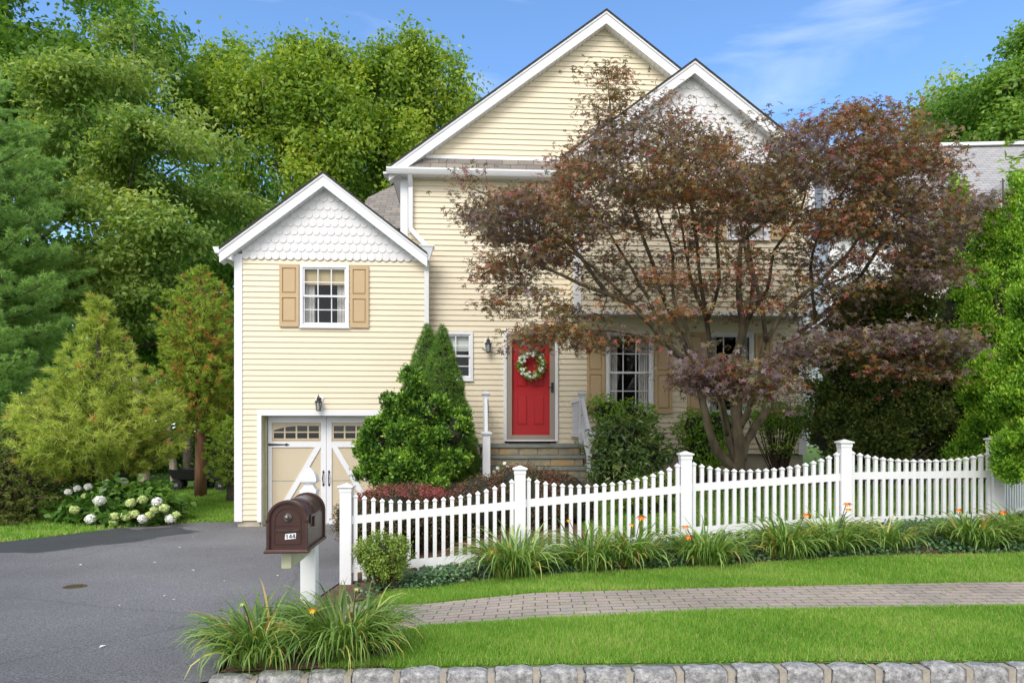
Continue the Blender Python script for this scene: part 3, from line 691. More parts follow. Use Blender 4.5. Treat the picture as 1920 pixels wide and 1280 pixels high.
# --- leader head and downspouts
def dsp(pts, w=.085, d=.06):
    mb = MB()
    for a, b_ in zip(pts[:-1], pts[1:]): mb.beam(a, b_, w, d, up=(0, 1, 0))
    return mb.build('downspout', M['post_grey'], HO, bevel=.004)
cu = U(799, V0W); vD = VW - .06
ct = W(799, 462, V0W)
lh = MB(); lh.add([(cu - .11, V0W - .02, ct), (cu + .13, V0W - .02, ct), (cu + .13, V0W + .18, ct), (cu - .11, V0W + .18, ct),
                   (cu - .04, V0W + .02, ct - .25), (cu + .05, V0W + .02, ct - .25), (cu + .05, V0W + .12, ct - .25), (cu - .04, V0W + .12, ct - .25)],
                  [(3, 2, 1, 0), (4, 5, 6, 7), (0, 1, 5, 4), (1, 2, 6, 5), (2, 3, 7, 6), (3, 0, 4, 7)])
lh.box(cu - .125, cu + .145, V0W - .03, V0W + .19, ct, ct + .025)
lh.build('leader_head', M['post_grey'], HO)
dsp([(cu, V0W + .07, ct - .25), (cu + .0, vD, ct - .42), (cu + .0, vD, wbase)])

# --- main gable part
mapu, mapw = U(1137, -.2), W(1137, 18, -.2)
ml = U(751, 0); mr = U(1508, 0); V0M = -.2
mendw = W(735, 308, V0M); mendu = U(735, V0M)
SLM = (mapw - mendw) / (mapu - mendu); hm = mapu - U(729, V0M)
mbase = W(1000, 851, 0)
mc = U(765, 0) - ml
d_op = (U(944), U(1046), W(995, 827), W(995, 620))           # door trim
win_s = (U(822), U(887), W(865, 713), W(865, 622))
win_u = (U(950), U(1014), W(980, 450), W(980, 356))
win_2 = (U(1136), U(1224), W(1180, 775), W(1180, 622))
win_3 = (U(1324), U(1412), W(1368, 777), W(1368, 624))
def inner(a, k=.04): return (a[0] + k, a[1] - k, a[2] + k, a[3] - k)
eavw = W(900, 334, 0)
siding('siding_wall', ml + mc, mr, mbase, eavw, 0, [inner(win_s), inner(win_u), inner(win_2), inner(win_3), (d_op[0] + .03, d_op[1] - .03, mbase - 1, d_op[3] - .03)])
gw0 = W(900, 300, 0)
siding('siding_wall', ml - .2, mr + .4, gw0, mapw - .1, 0.0, gable=(mapu, mapw - .12, SLM))
MB().box(ml, ml + mc, -.03, .12, mbase, eavw).build('corner_board', M['white'], HO)
MB().box(mr - .12, mr + .03, -.03, .12, mbase - .02, W(1500, 580)).build('corner_board', M['white'], HO)
MB().box(ml + .02, mr - .02, .02, .3, mbase - 1.0, mbase - .004).build('foundation', M['concrete'], HO)
def fl2(u, v, w): return (ml + .02 + v, -u, w)
siding('siding_wall', -9.4, -.1, mbase, eavw, 0, frame=fl2)
def fr2(u, v, w): return (mr - .0 - v, u, w)
siding('siding_wall', .1, 9.4, mbase, eavw, 0, frame=fr2)
MB().box(ml, mr, 9.3, 9.4, mbase - 1, eavw).prism([(mapu - hm + .3, eavw + .001), (mapu + hm - .3, eavw + .001), (mapu, mapw - .15)], 9.3, 9.4).build('rear_wall', M['siding'], HO)
gable_roof(mapu, mapw, SLM, hm, hm - .02, V0M, 9.8, .19, 0, vwall=0)
# pent strip, gutter, eave soffit
pu0, pu1 = U(727, -.25), U(1068, -.25)
gt, gb = W(880, 317, -.28), W(880, 328, -.28)
pr = MB(); pr.add([(mapu - hm + .05, -.215, gt + .02), (pu1, -.215, gt + .02), (pu1, .0, gw0 + .05), (mapu - hm + .45, .0, gw0 + .05)], [(0, 1, 2, 3)])
pr.add([(mapu - hm + .05, -.215, gt - .0), (pu1, -.215, gt - .0), (pu1, .0, gt - .0), (mapu - hm + .45, .0, gt)], [(3, 2, 1, 0)])
o = pr.build('pent_roof', M['roof'], HO); uvl = o.data.uv_layers.new(name='UVMap')
for p in o.data.polygons:
    for li in p.loop_indices:
        c = o.data.vertices[o.data.loops[li].vertex_index].co; uvl.data[li].uv = (c.x, c.y * 1.2)
MB().box(mapu - hm + .42, pu1, -.035, -.004, gw0 - .01, gw0 + .055).build('frieze_board', M['white'], HO)
g = MB(); prof = [(-.215, gb), (-.27, gb), (-.29, gb + .03), (-.315, gt - .03), (-.315, gt), (-.215, gt)]
k = len(prof); vs = [(pu0 - .02, a, b_) for a, b_ in prof] + [(pu1, a, b_) for a, b_ in prof]
g.add(vs, [tuple(range(k)), tuple(range(2 * k - 1, k - 1, -1))] + [(i, (i + 1) % k, (i + 1) % k + k, i + k)[::-1] for i in range(k)])
g.build('gutter', M['white'], HO)
sf = MB(); sf.box(ml - .3, pu1, -.215, .0, eavw - .0, gb + .012)
for i in range(70):
    uu = ml + .1 + i * .10
    if uu < pu1: sf.box(uu - .006, uu + .006, -.205, -.03, eavw - .012, eavw)
sf.box(ml + mc, pu1, -.06, -.02, eavw - .05, eavw - .013)
sf.build('soffit', M['white'], HO)
# left side eave of main roof, running back
se = MB(); e0 = mapw - SLM * hm
se.add([(mapu - hm, V0M + .03, e0 - .03), (ml + .02, V0M + .03, e0 - .18), (ml + .02, 9.6, e0 - .18), (mapu - hm, 9.6, e0 - .03),
        (mapu - hm, V0M + .03, e0 + .02), (ml + .02, V0M + .03, e0 + .1), (ml + .02, 9.6, e0 + .1), (mapu - hm, 9.6, e0 + .02)],
       [(3, 2, 1, 0), (4, 5, 6, 7), (0, 1, 5, 4), (1, 2, 6, 5), (2, 3, 7, 6), (3, 0, 4, 7)])
se.build('eave', M['white'], HO)
cm = U(770, -.07)
dsp([(cm, -.24, gb + .01), (cm, -.085, gb - .18), (cm, -.085, W(770, 432)), (U(799, V0W), V0W + .1, ct + .03)])

# --- bay (upper storey overhang on the right) with its own gable
bl, br = U(1078, VB), U(1526, VB)
V0B = VB - .20
bapu, bapw = U(1303, V0B), W(1303, 111, V0B)
SLB = SLM * 1.0; hb = (U(1553, V0B) - U(1055, V0B)) / 2
bb = W(1303, 585, VB); bfr = W(1303, 300, VB)
win_b = (U(1361, VB), U(1441, VB), W(1400, 450, VB), W(1400, 356, VB))
siding('siding_wall', bl, br - .13, bb, bfr + .1, VB, [inner(win_b)])
scallops('gable_shingles', bl - .05, br + .05, W(1303, 308, VB), bapu, bapw - .02, SLB, VB - .02)
gable_roof(bapu, bapw, SLB, hb, hb, V0B, 7.0, .185, 0, vwall=VB)
MB().box(br - .13, br, VB - .03, VB + .1, bb - .01, bfr).build('corner_board', M['white'], HO); MB().box(bl - .02, bl + .11, VB - .03, VB + .1, bb - .01, bfr).build('corner_board', M['white'], HO)
def flb(u, v, w): return (bl + v - VB, -u, w)
siding('siding_wall', 0.0, .5, bb, bfr, VB, frame=flb)
def frb(u, v, w): return (br - .01 - v + VB, u, w)
siding('siding_wall', VB + .1, 6.5, bb, bfr, VB, frame=frb)
MB().box(bl + .0, br, VB + .0, .6, bb - .015, bb + .0).box(bl, br, VB - .022, VB + .0, bb - .055, bb - .0).build('overhang_underside', M['white'], HO)
MB().box(br, br + .0001 + .02, VB + .1, 6.5, 0, 0.001).build('drip_edge', M['white'], HO)

# --- low rear roof seen between wing and main part
rr_ = MB(); a = (U(655, 3.2), 3.2, W(655, 428, 3.2)); b_ = (U(765, 3.2), 3.2, W(765, 428, 3.2))
c_ = (U(765, 5.5), 5.5, W(765, 335, 5.5)); d_ = (U(690, 4.6), 4.6, W(690, 370, 4.6))
rr_.add([a, b_, c_, d_, (a[0], 9, a[2]), (c_[0], 9, c_[2])], [(0, 1, 2, 3), (0, 3, 4), (3, 2, 5, 4), (0, 4, 5, 2, 1)])
o = rr_.build('rear_roof', M['roof'], HO); uvl = o.data.uv_layers.new(name='UVMap')
for p in o.data.polygons:
    for li in p.loop_indices:
        c = o.data.vertices[o.data.loops[li].vertex_index].co; uvl.data[li].uv = (c.x, c.y * 1.2)

# --- windows
def window(rc, v, cols, rows, blind=None, curtains=True, blindfrac=.3):
    u0, u1, w0, w1 = rc; t = .055
    cs = MB(); f = v - .045; bk = v + .03
    cs.box(u0, u0 + t, f, bk, w0, w1).box(u1 - t, u1, f, bk, w0, w1).box(u0 + t, u1 - t, f, bk, w1 - t, w1).box(u0 + t, u1 - t, f, bk, w0, w0 + t)
    cs.box(u0 - .012, u1 + .012, f - .012, f + .01, w0 - .018, w0 + .002)
    wn = cs.build('window', M['white'], HO, bevel=.004)
    a, b_, c, d = u0 + t, u1 - t, w0 + t, w1 - t; mid = (c + d) / 2; s = .028
    sh = MB()
    for (z0, z1, y) in ((c, mid + .018, v + .012), (mid - .018, d, v - .012)):
        sh.box(a, a + s, y - .012, y + .011, z0, z1).box(b_ - s, b_, y - .012, y + .011, z0, z1)
        sh.box(a + s, b_ - s, y - .012, y + .011, z0, z0 + .036).box(a + s, b_ - s, y - .012, y + .011, z1 - s, z1)
        for i in range(1, cols):
            x = a + s + (b_ - a - 2 * s) * i / cols; sh.box(x - .009, x + .009, y - .009, y + .009, z0 + .036, z1 - s)
        for i in range(1, rows):
            z = z0 + .036 + (z1 - z0 - .036 - s) * i / rows; sh.box(a + s, b_ - s, y - .0075, y + .0075, z - .009, z + .009)
    sh.build('sash', M['white'], wn)
    MB().quad((a + .01, v - .003, c), (b_ - .01, v - .003, c), (b_ - .01, v - .003, d), (a + .01, v - .003, d)).build('pane', M['glass'], wn)
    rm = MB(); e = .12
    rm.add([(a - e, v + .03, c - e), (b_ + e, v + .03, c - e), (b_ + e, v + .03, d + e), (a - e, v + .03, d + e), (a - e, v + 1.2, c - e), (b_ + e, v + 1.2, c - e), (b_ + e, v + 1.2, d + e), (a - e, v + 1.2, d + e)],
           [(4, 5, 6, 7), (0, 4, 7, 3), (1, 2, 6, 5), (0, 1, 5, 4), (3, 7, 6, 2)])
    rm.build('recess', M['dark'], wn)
    if blind:
        MB().box(a, b_, v + .05, v + .06, d - (d - c) * blindfrac, d).box(a, b_, v + .046, v + .064, d - (d - c) * blindfrac - .03, d - (d - c) * blindfrac).build('blind', blind, wn)
    if curtains:
        cu_ = MB()
        for s_ in (0, 1):
            wd_ = (b_ - a) * .24; n = 14; pts = []
            for i in range(n + 1):
                x = (a if s_ == 0 else b_ - wd_) + wd_ * i / n; pts.append((x, v + .11 + .02 * math.sin(i * 1.9 + s_)))
            for (p, q) in zip(pts[:-1], pts[1:]): cu_.quad((p[0], p[1], c - .05), (q[0], q[1], c - .05), (q[0], q[1], d), (p[0], p[1], d))
        cu_.build('curtain', M['curtain'], wn)
    return wn
def shutter(u0, u1, w0, w1, v):
    mb = MB(); f = v - .05; s = .05; mid = (w0 + w1) / 2
    mb.box(u0, u0 + s, f, v - .018, w0, w1).box(u1 - s, u1, f, v - .018, w0, w1)
    for z0, z1 in ((w0, w0 + .09), (mid - .04, mid + .04), (w1 - .07, w1)): mb.box(u0 + s, u1 - s, f, v - .018, z0, z1)
    for z0, z1 in ((w0 + .09, mid - .04), (mid + .04, w1 - .07)):
        a, b_ = u0 + s, u1 - s; k = .028
        mb.box(a, b_, f + .022, v - .018, z0, z1)
        mb.add([(a + .006, f + .021, z0 + .006), (b_ - .006, f + .021, z0 + .006), (b_ - .006, f + .021, z1 - .006), (a + .006, f + .021, z1 - .006),
                (a + k, f + .006, z0 + k), (b_ - k, f + .006, z0 + k), (b_ - k, f + .006, z1 - k), (a + k, f + .006, z1 - k)],
               [(4, 5, 6, 7), (0, 1, 5, 4), (1, 2, 6, 5), (2, 3, 7, 6), (3, 0, 4, 7)])
    mb.build('shutter', M['shutter'], HO)
window(ww, VW, 3, 2, M['blind'], True, .26)
shutter(U(525, VW), U(561.5, VW), W(543, 613, VW), W(543, 496, VW), VW)
shutter(U(657, VW), U(692, VW), W(674, 615, VW), W(674, 499, VW), VW)
window(win_s, 0, 2, 2, M['blindw'], False, .34)
window(win_u, 0, 2, 2, None, True)
shutter(U(915), U(948), win_u[2], win_u[3], 0); shutter(U(1016), U(1049), win_u[2], win_u[3], 0)
window(win_2, 0, 3, 2, None, True)
shutter(U(1100), U(1133), win_2[2], win_2[3], 0); shutter(U(1227), U(1259), win_2[2], win_2[3], 0)
window(win_3, 0, 3, 2, None, True)
shutter(U(1288), U(1321), win_3[2], win_3[3], 0); shutter(U(1415), U(1447), win_3[2], win_3[3], 0)
window(win_b, VB, 3, 2, None, True)
shutter(U(1326, VB), U(1358, VB), win_b[2], win_b[3], VB); shutter(U(1444, VB), U(1476, VB), win_b[2], win_b[3], VB)

# --- front door
a, b_, c, d = d_op; t = U(950) - U(944)
fr = MB(); fr.box(a, a + t, -.05, .04, c, d).box(b_ - t, b_, -.05, .04, c, d).box(a + t, b_ - t, -.05, .04, d - t, d).box(a + t, b_ - t, -.06, .04, c, c + .03)
door_frame = fr.build('door_frame', M['white'], HO, bevel=.004)
sa, sb, sc_, sdd = a + t, b_ - t, c + .03, d - t; k = .10
st = MB(); st.box(sa + .005, sa + k, -.042, -.012, sc_, sdd).box(sb - k, sb - .005, -.042, -.012, sc_, sdd).box(sa + k, sb - k, -.042, -.012, sdd - .11, sdd).box(sa + k, sb - k, -.042, -.012, sc_, sc_ + .09)
storm = st.build('storm_door', M['taupe'], HO, bevel=.004)
MB().quad((sa + k - .012, -.028, sc_ + .08), (sb - k + .012, -.028, sc_ + .08), (sb - k + .012, -.028, sdd - .10), (sa + k - .012, -.028, sdd - .10)).build('pane', M['glass2'], storm)
hd = MB(); hx = sb - .05; hz = W(1035, 726)
hd.tube([(hx, -.075, hz - .09), (hx, -.062, hz - .05), (hx, -.06, hz), (hx, -.062, hz + .05), (hx, -.075, hz + .08)], [.012, .013, .016, .013, .012], 8)
hd.box(hx - .022, hx + .022, -.055, -.043, hz - .10, hz + .09); hd.beam((hx, -.08, hz), (hx - .11, -.085, hz - .008), .014, .02)
hd.build('handle', M['black'], storm)
dr = MB(); z0, z1 = sc_ + .0, sdd; f = .03; x0, x1 = sa, sb
cxm = (sa + sb) / 2
dr.box(x0, x1, f, f + .04, z0, z1)
iw = (sb - sa - 2 * k)
for (pz0, pz1) in ((.14, .42), (.50, .84), (.88, .97)):
    for s in (-1, 1):
        pa, pb = cxm + s * iw * .08, cxm + s * iw * .37
        if pa > pb: pa, pb = pb, pa
        q0, q1 = z0 + (z1 - z0) * pz0, z0 + (z1 - z0) * pz1
        for (g0, g1, h0, h1) in ((pa, pa + .012, q0, q1), (pb - .012, pb, q0, q1), (pa + .012, pb - .012, q0, q0 + .012), (pa + .012, pb - .012, q1 - .012, q1)):
            dr.box(g0, g1, f - .007, f + .001, h0, h1)
        e = .03; dr.add([(pa + .014, f - .001, q0 + .014), (pb - .014, f - .001, q0 + .014), (pb - .014, f - .001, q1 - .014), (pa + .014, f - .001, q1 - .014),
                (pa + e, f - .010, q0 + e), (pb - e, f - .010, q0 + e), (pb - e, f - .010, q1 - e), (pa + e, f - .010, q1 - e)],
               [(4, 5, 6, 7), (0, 1, 5, 4), (1, 2, 6, 5), (2, 3, 7, 6), (3, 0, 4, 7)])
dr.build('front_door', M['red'], HO)
MB().box(x0 - .3, x1 + .3, .2, .3, z0 - .2, z1 + .2).build('door_backing', M['dark'], HO)

# --- garage door
gt_ = MB(); tw = U(491, VW) - U(483, VW)
gt_.box(gd[0] - tw, gd[0], VW - .035, VW + .02, wbase - .03, gd[3] + .10).box(gd[1], gd[1] + tw, VW - .035, VW + .02, wbase - .03, gd[3] + .10)
gt_.box(gd[0], gd[1], VW - .035, VW + .02, gd[3], gd[3] + .10)
gt_.build('garage_trim', M['white'], HO, bevel=.004)
jb = MB(); gv = VW + .24; gbz = W(600, 987, gv)
jb.box(gd[0] - .02, gd[0], VW + .02, gv + .05, gbz - .02, gd[3]).box(gd[1], gd[1] + .02, VW + .02, gv + .05, gbz - .02, gd[3]).box(gd[0] - .02, gd[1] + .02, VW + .02, gv + .05, gd[3], gd[3] + .02)
jb.box(gd[0], gd[0] + .035, gv - .04, gv + .0, gbz, gd[3]).box(gd[1] - .035, gd[1], gv - .04, gv + .0, gbz, gd[3])
jb.build('garage_jamb', M['yellowed'], HO)
ga, gb_, gtop = gd[0] + .035, gd[1] - .035, gd[3] - .0
ga0 = U(503, gv); gm = U(612, gv); gb0 = 2 * gm - ga0
def GW(y): return W(600, y, gv)
dl = MB(); dl.box(ga0, gb0, gv + .01, gv + .05, gbz, gtop); gdo = dl.build('garage_door', M['garage'], HO)
MB().box(ga0, gb0, gv - .001, gv + .0095, gbz - .0, gbz + .03).box(ga0 + .05, gb0 - .05, gv + .0052, gv + .0096, GW(901), GW(900.2)).box(ga0 + .05, gb0 - .05, gv + .0052, gv + .0096, GW(959), GW(958)).build('seal', M['metal_grey'], gdo)
tr_ = MB(); f0, f1 = gv - .012, gv + .0095; sw = .075
tr_.box(ga0, ga0 + sw * .9, f0, f1, gbz + .03, gtop).box(gb0 - sw * .9, gb0, f0, f1, gbz + .03, gtop)
tr_.box(gm - .10, gm - .004, f0, f1, gbz + .03, gtop).box(gm + .004, gm + .10, f0, f1, gbz + .03, gtop)
for s0, s1 in ((ga0 + sw * .9, gm - .10), (gm + .10, gb0 - sw * .9)):
    tr_.box(s0, s1, f0 + .001, f1, GW(792), gtop); tr_.box(s0, s1, f0 + .001, f1, GW(838), GW(828)); tr_.box(s0, s1, f0 + .001, f1, gbz + .03, gbz + .12)
# diagonal braces
zt, zb = GW(838), gbz + .12
for s in (-1, 1):
    ut, ub = gm + s * .10, gm + s * (gm - ga0 - sw * .9)
    wd = s * .11
    poly = [(ut, zt - .005), (ut + wd, zt - .005), (ub, zb + .12), (ub, zb), (ub - wd * .35, zb)] if False else [(ut, zt), (ut + wd, zt), (ub, zb + (0.0)), (ub - wd, zb)]
    if s < 0: poly = poly[::-1]
    tr_.prism(poly[::-1] if False else poly, f0 + .002, f1)
tr_.build('garage_door_trim', M['white'], gdo)
gwn = MB(); gp = MB()
for s0, s1, mir in ((U(512, gv), U(599.5, gv), 1), (2 * gm - U(599.5, gv), 2 * gm - U(512, gv), -1)):
    z0, z1 = GW(822.5), GW(797); fa = gv - .004
    gp.box(s0 + .01, s1 - .01, gv + .004, gv + .008, z0, z1)
    gwn.box(s0, s1, fa, gv + .0098, z0 - .018, z0 + .01).box(s0, s1, fa, gv + .0098, z1 - .01, z1 + .02)
    zm = (z0 + z1) / 2; gwn.box(s0, s1, fa, gv + .0098, zm - .012, zm + .012)
    for i in range(5):
        x = s0 + (s1 - s0) * i / 4; gwn.box(x - .014, x + .014, fa + .001, gv + .0098, z0 + .0102, z1 - .0102)
    # slanted arch corner
    if mir == 1: gwn.prism([(s0 + .014, z1 - .01), (s0 + .014, z1 - .09), (s0 + (s1 - s0) * .25, z1 - .035), (s0 + (s1 - s0) * .5, z1 - .0105)][::1], fa + .002, gv + .0098)
    else: gwn.prism([(s1 - .014, z1 - .01), (s1 - .014, z1 - .09), (s1 - (s1 - s0) * .25, z1 - .035), (s1 - (s1 - s0) * .5, z1 - .0105)][::-1], fa + .002, gv + .0098)
gwn.build('window_grille', M['garage'], gdo); 
m_, nt, bs = newmat('garage_pane'); bs.inputs['Base Color'].default_value = (0.015, 0.015, 0.017, 1); bs.inputs['Roughness'].default_value = 0.08
gp.build('pane', m_, gdo)
for s in (-1, 1):
    hh = MB(); x = gm + s * .052; zc = GW(896)
    hh.tube([(x, gv - .02, zc - .11), (x, gv - .055, zc - .07), (x + s * .004, gv - .06, zc), (x, gv - .055, zc + .07), (x, gv - .02, zc + .11)], [.010, .009, .012, .009, .010], 8)
    for zz in (zc - .12, zc + .12): hh.add([(x - .022, gv - .022, zz), (x, gv - .022, zz - .035), (x + .022, gv - .022, zz), (x, gv - .022, zz + .035), (x, gv - .03, zz)], [(0, 1, 4), (1, 2, 4), (2, 3, 4), (3, 0, 4)])
    hh.build('handle', M['black'], gdo)
    x0 = ga0 + .005 if s < 0 else gb0 - .005; q = -s; zc = GW(833)
    hg = MB(); hg.prism([(x0, zc - .022), (x0 + q * .30, zc - .011), (x0 + q * .30, zc + .011), (x0, zc + .022)][::(1 if q > 0 else -1)], gv - .02, gv - .0122)
    hg.prism([(x0 + q * .30, zc - .011), (x0 + q * .33, zc - .028), (x0 + q * .39, zc), (x0 + q * .33, zc + .028), (x0 + q * .30, zc + .011)][::(1 if q > 0 else -1)], gv - .02, gv - .0122)
    hg.build('hinge', M['black'], gdo)

# --- lanterns
def lantern(u, w, v, sc=1.0):
    mb = MB(); c = (u, v - .13 * sc, 0)
    r = .058 * sc
    prof = [(r * .5, w - .13 * sc), (r * .72, w - .125 * sc), (r * .72, w - .115 * sc), (r * .5, w - .11 * sc)]
    mb.lathe(prof, 12, c)
    mb.lathe([(r * 1.15, w + .025 * sc), (r * 1.25, w + .03 * sc), (r * .95, w + .055 * sc), (r * .62, w + .065 * sc), (r * .60, w + .10 * sc), (r * .35, w + .13 * sc), (r * .12, w + .14 * sc), (r * .16, w + .155 * sc), (r * .03, w + .18 * sc)], 12, c)
    for i in range(6):
        t = i * math.pi / 3; 
        p = lambda tt, z, rr: (c[0] + rr * math.cos(tt), c[1] + rr * math.sin(tt), z)
        mb.tube([p(t, w - .115 * sc, r * .68), p(t, w + .03 * sc, r * .98)], [.004, .004], 5)
        mb.tube([p(t, w - .115 * sc, r * .69), p(t + 1.05, w + .03 * sc, r * .99)], [.0025, .0025], 4)
        mb.tube([p(t + 1.05, w - .115 * sc, r * .69), p(t, w + .03 * sc, r * .99)], [.0025, .0025], 4)
    mb.tube([(u, v - .03, w + .07 * sc), (u, v - .09 * sc, w + .10 * sc), (u, v - .13 * sc, w + .08 * sc)], [.012, .012, .012], 6)
    mb.tube([(u, v - .035, w - .03), (u, v - .03, w + .12 * sc)], [.03, .03], 10)
    o = mb.build('lantern', M['lantern'], HO)
    MB().lathe([(r * .62, w - .112 * sc), (r * .90, w + .028 * sc)], 12, c).build('glass', M['lglass'], o)
    MB().box(u - .07 * sc, u + .07 * sc, v - .028, v - .0, w - .10 * sc, w + .13 * sc).build('mounting_block', M['white'], o, bevel=.008)
lantern(U(600, VW), W(600, 757, VW - .1), VW); lantern(U(915), W(915, 648, -.1), 0); lantern(U(1077), W(1077, 640, -.1), 0)
# meter, outlet box and pipes on the foundation
ug = MB(); ug.box(U(882), U(895), -.06, -.018, W(888, 850), W(888, 838)); ub_ = ug.build('outlet_box', M['white'], HO, bevel=.006)
mt = MB(); mu, mz = U(853), W(853, 890)
k = len(mt.v); vs = []
for yy, rr in ((-.02, .085), (-.10, .085), (-.12, .07), (-.13, .03)):
    for j in range(20): vs.append((mu + rr * math.cos(j * math.pi / 10), yy, mz + rr * math.sin(j * math.pi / 10)))
mt.add(vs, [(i * 20 + (j + 1) % 20, i * 20 + j, i * 20 + 20 + j, i * 20 + 20 + (j + 1) % 20) for i in range(3) for j in range(20)] + [tuple(range(60, 80))[::-1]])
mt.build('utility_meter', M['metal_grey'], HO)
pp = MB(); pp.tube([(U(866), -.05, W(866, 930)), (U(866), -.05, W(866, 876)), (U(885), -.05, W(885, 873))], [.013] * 3, 8)
pp.tube([(U(885), -.05, W(885, 905)), (U(885), -.05, W(885, 868))], [.02, .02], 8); pp.beam((U(876), -.06, W(880, 869)), (U(893), -.06, W(890, 869)), .02, .02)
pp.build('pipe', M['metal_grey'], HO)

# ------------------------------------------------------------------ front stoop
def toW(u, v, w):
    return Vector((OX + u * math.cos(TH) - v * math.sin(TH), OY + u * math.sin(TH) + v * math.cos(TH), w + EYE))
SV = -1.35
s0u, s1u = U(901, SV), U(1091, SV); stz = W(995, 833, SV)
ST = empty('front_stoop', toW((s0u + s1u) / 2, 0, -1.1), TH, 'stone front steps with bluestone treads below the red door', 'steps')
def loc(u, v, w): return (u - (s0u + s1u) / 2, v, w + 1.1)
sw_ = (s1u - s0u) / 2
for i in range(4):
    tz = stz - i * .178 + 1.1; yf = SV - i * .30
    MB().box(-sw_ - .02, sw_ + .02, (yf - .03), (-.03 if i == 0 else SV - (i - 1) * .30 + .02), tz - .055, tz).build('tread', M['bluestone'], ST, bevel=.008)
rk = MB(); mo = MB(); rng = random.Random(3)
for i in range(4):
    tz = stz - i * .178 + 1.1 - .056; yf = SV - i * .30; x = -sw_ + .02
    mo.box(-sw_ + .03, sw_ - .03, yf + .02, -.04 if i == 0 else SV - (i - 1) * .3 + .03, -.3, tz - .002)
    while x < sw_ - .05:
        w_ = min(rng.uniform(.26, .42), sw_ - .02 - x); rk.box(x, x + w_ - .008, yf, yf + .06, tz - .118, tz - .004); x += w_
    for sd_ in (-1, 1):
        y = yf + .06; y1 = -.04 if i == 0 else SV - (i - 1) * .3
        for zz in range(3):
            yy = y
            while yy < y1 - .05:
                l_ = min(rng.uniform(.3, .45), y1 - yy); rk.box(sd_ * (sw_ - .02) - .02, sd_ * (sw_ - .02) + .02, yy, yy + l_ - .008, tz - .118 - zz * .178, tz - .004 - zz * .178 + (0.0 if zz else 0)); yy += l_
rk.build('stone_riser', M['steprock'], ST, bevel=.008); mo.build('stone_base', M['mortar'], ST)
DMAT = MB().box(-.36, .36, -.25, .2, 0, .012).build('doormat', M['mat_dark']); DMAT.location = toW(U(992, -.7), -.62, W(992, 833, SV)) + Vector((0, 0, .002)); DMAT.rotation_euler = (0, 0, TH)
tag(DMAT, 'dark flat doormat on the bluestone landing before the red door', 'doormat')
# wreath
cw = toW((sa + sb) / 2, -.075, W(995, 684)); WR = empty('wreath', cw, TH, 'white and green flower wreath hanging on the red front door', 'wreath')
rng_ = np.random.default_rng(4); n = 900; t = rng_.random(n) * 6.283; rr = .215 + rng_.normal(size=n) * .035
ph = rng_.random(n) * 6.283; q = np.stack([rr * np.cos(t), rng_.normal(size=n) * .018 - .005, rr * np.sin(t)], -1)
tan = np.stack([-np.sin(t), np.zeros(n), np.cos(t)], -1)
leaves('leaves', q, np.array([0, -1, 0]) + rng_.normal(size=(n, 3)) * .6, tan + rng_.normal(size=(n, 3)) * .7, .055, .024, 'leaf', M['bright'], WR, rng_.random(n))
cf = []; 
for i in range(46):
    a_ = rng_.random() * 6.283; r_ = .215 + rng_.normal() * .032; cf.append((r_ * math.cos(a_), -.035 - rng_.random() * .02, r_ * math.sin(a_)))
cf = np.array(cf); k = 6; pc = np.repeat(cf, k, 0); an = np.tile(np.arange(k) * 6.283 / k, len(cf))
leaves('blossoms', pc, np.array([0, -1, 0]) + rng_.normal(size=(len(pc), 3)) * .25, np.stack([np.cos(an), -np.full(len(an), .25), np.sin(an)], -1), .034, .024, 'leaf', M['petal_w'], WR, rng_.random(len(pc)))
tb = MB(); tb.tube([(.2 * math.cos(i * .3927), .01, .2 * math.sin(i * .3927)) for i in range(17)], [.016] * 17, 6); tb.build('twig_ring', M['twig'], WR)

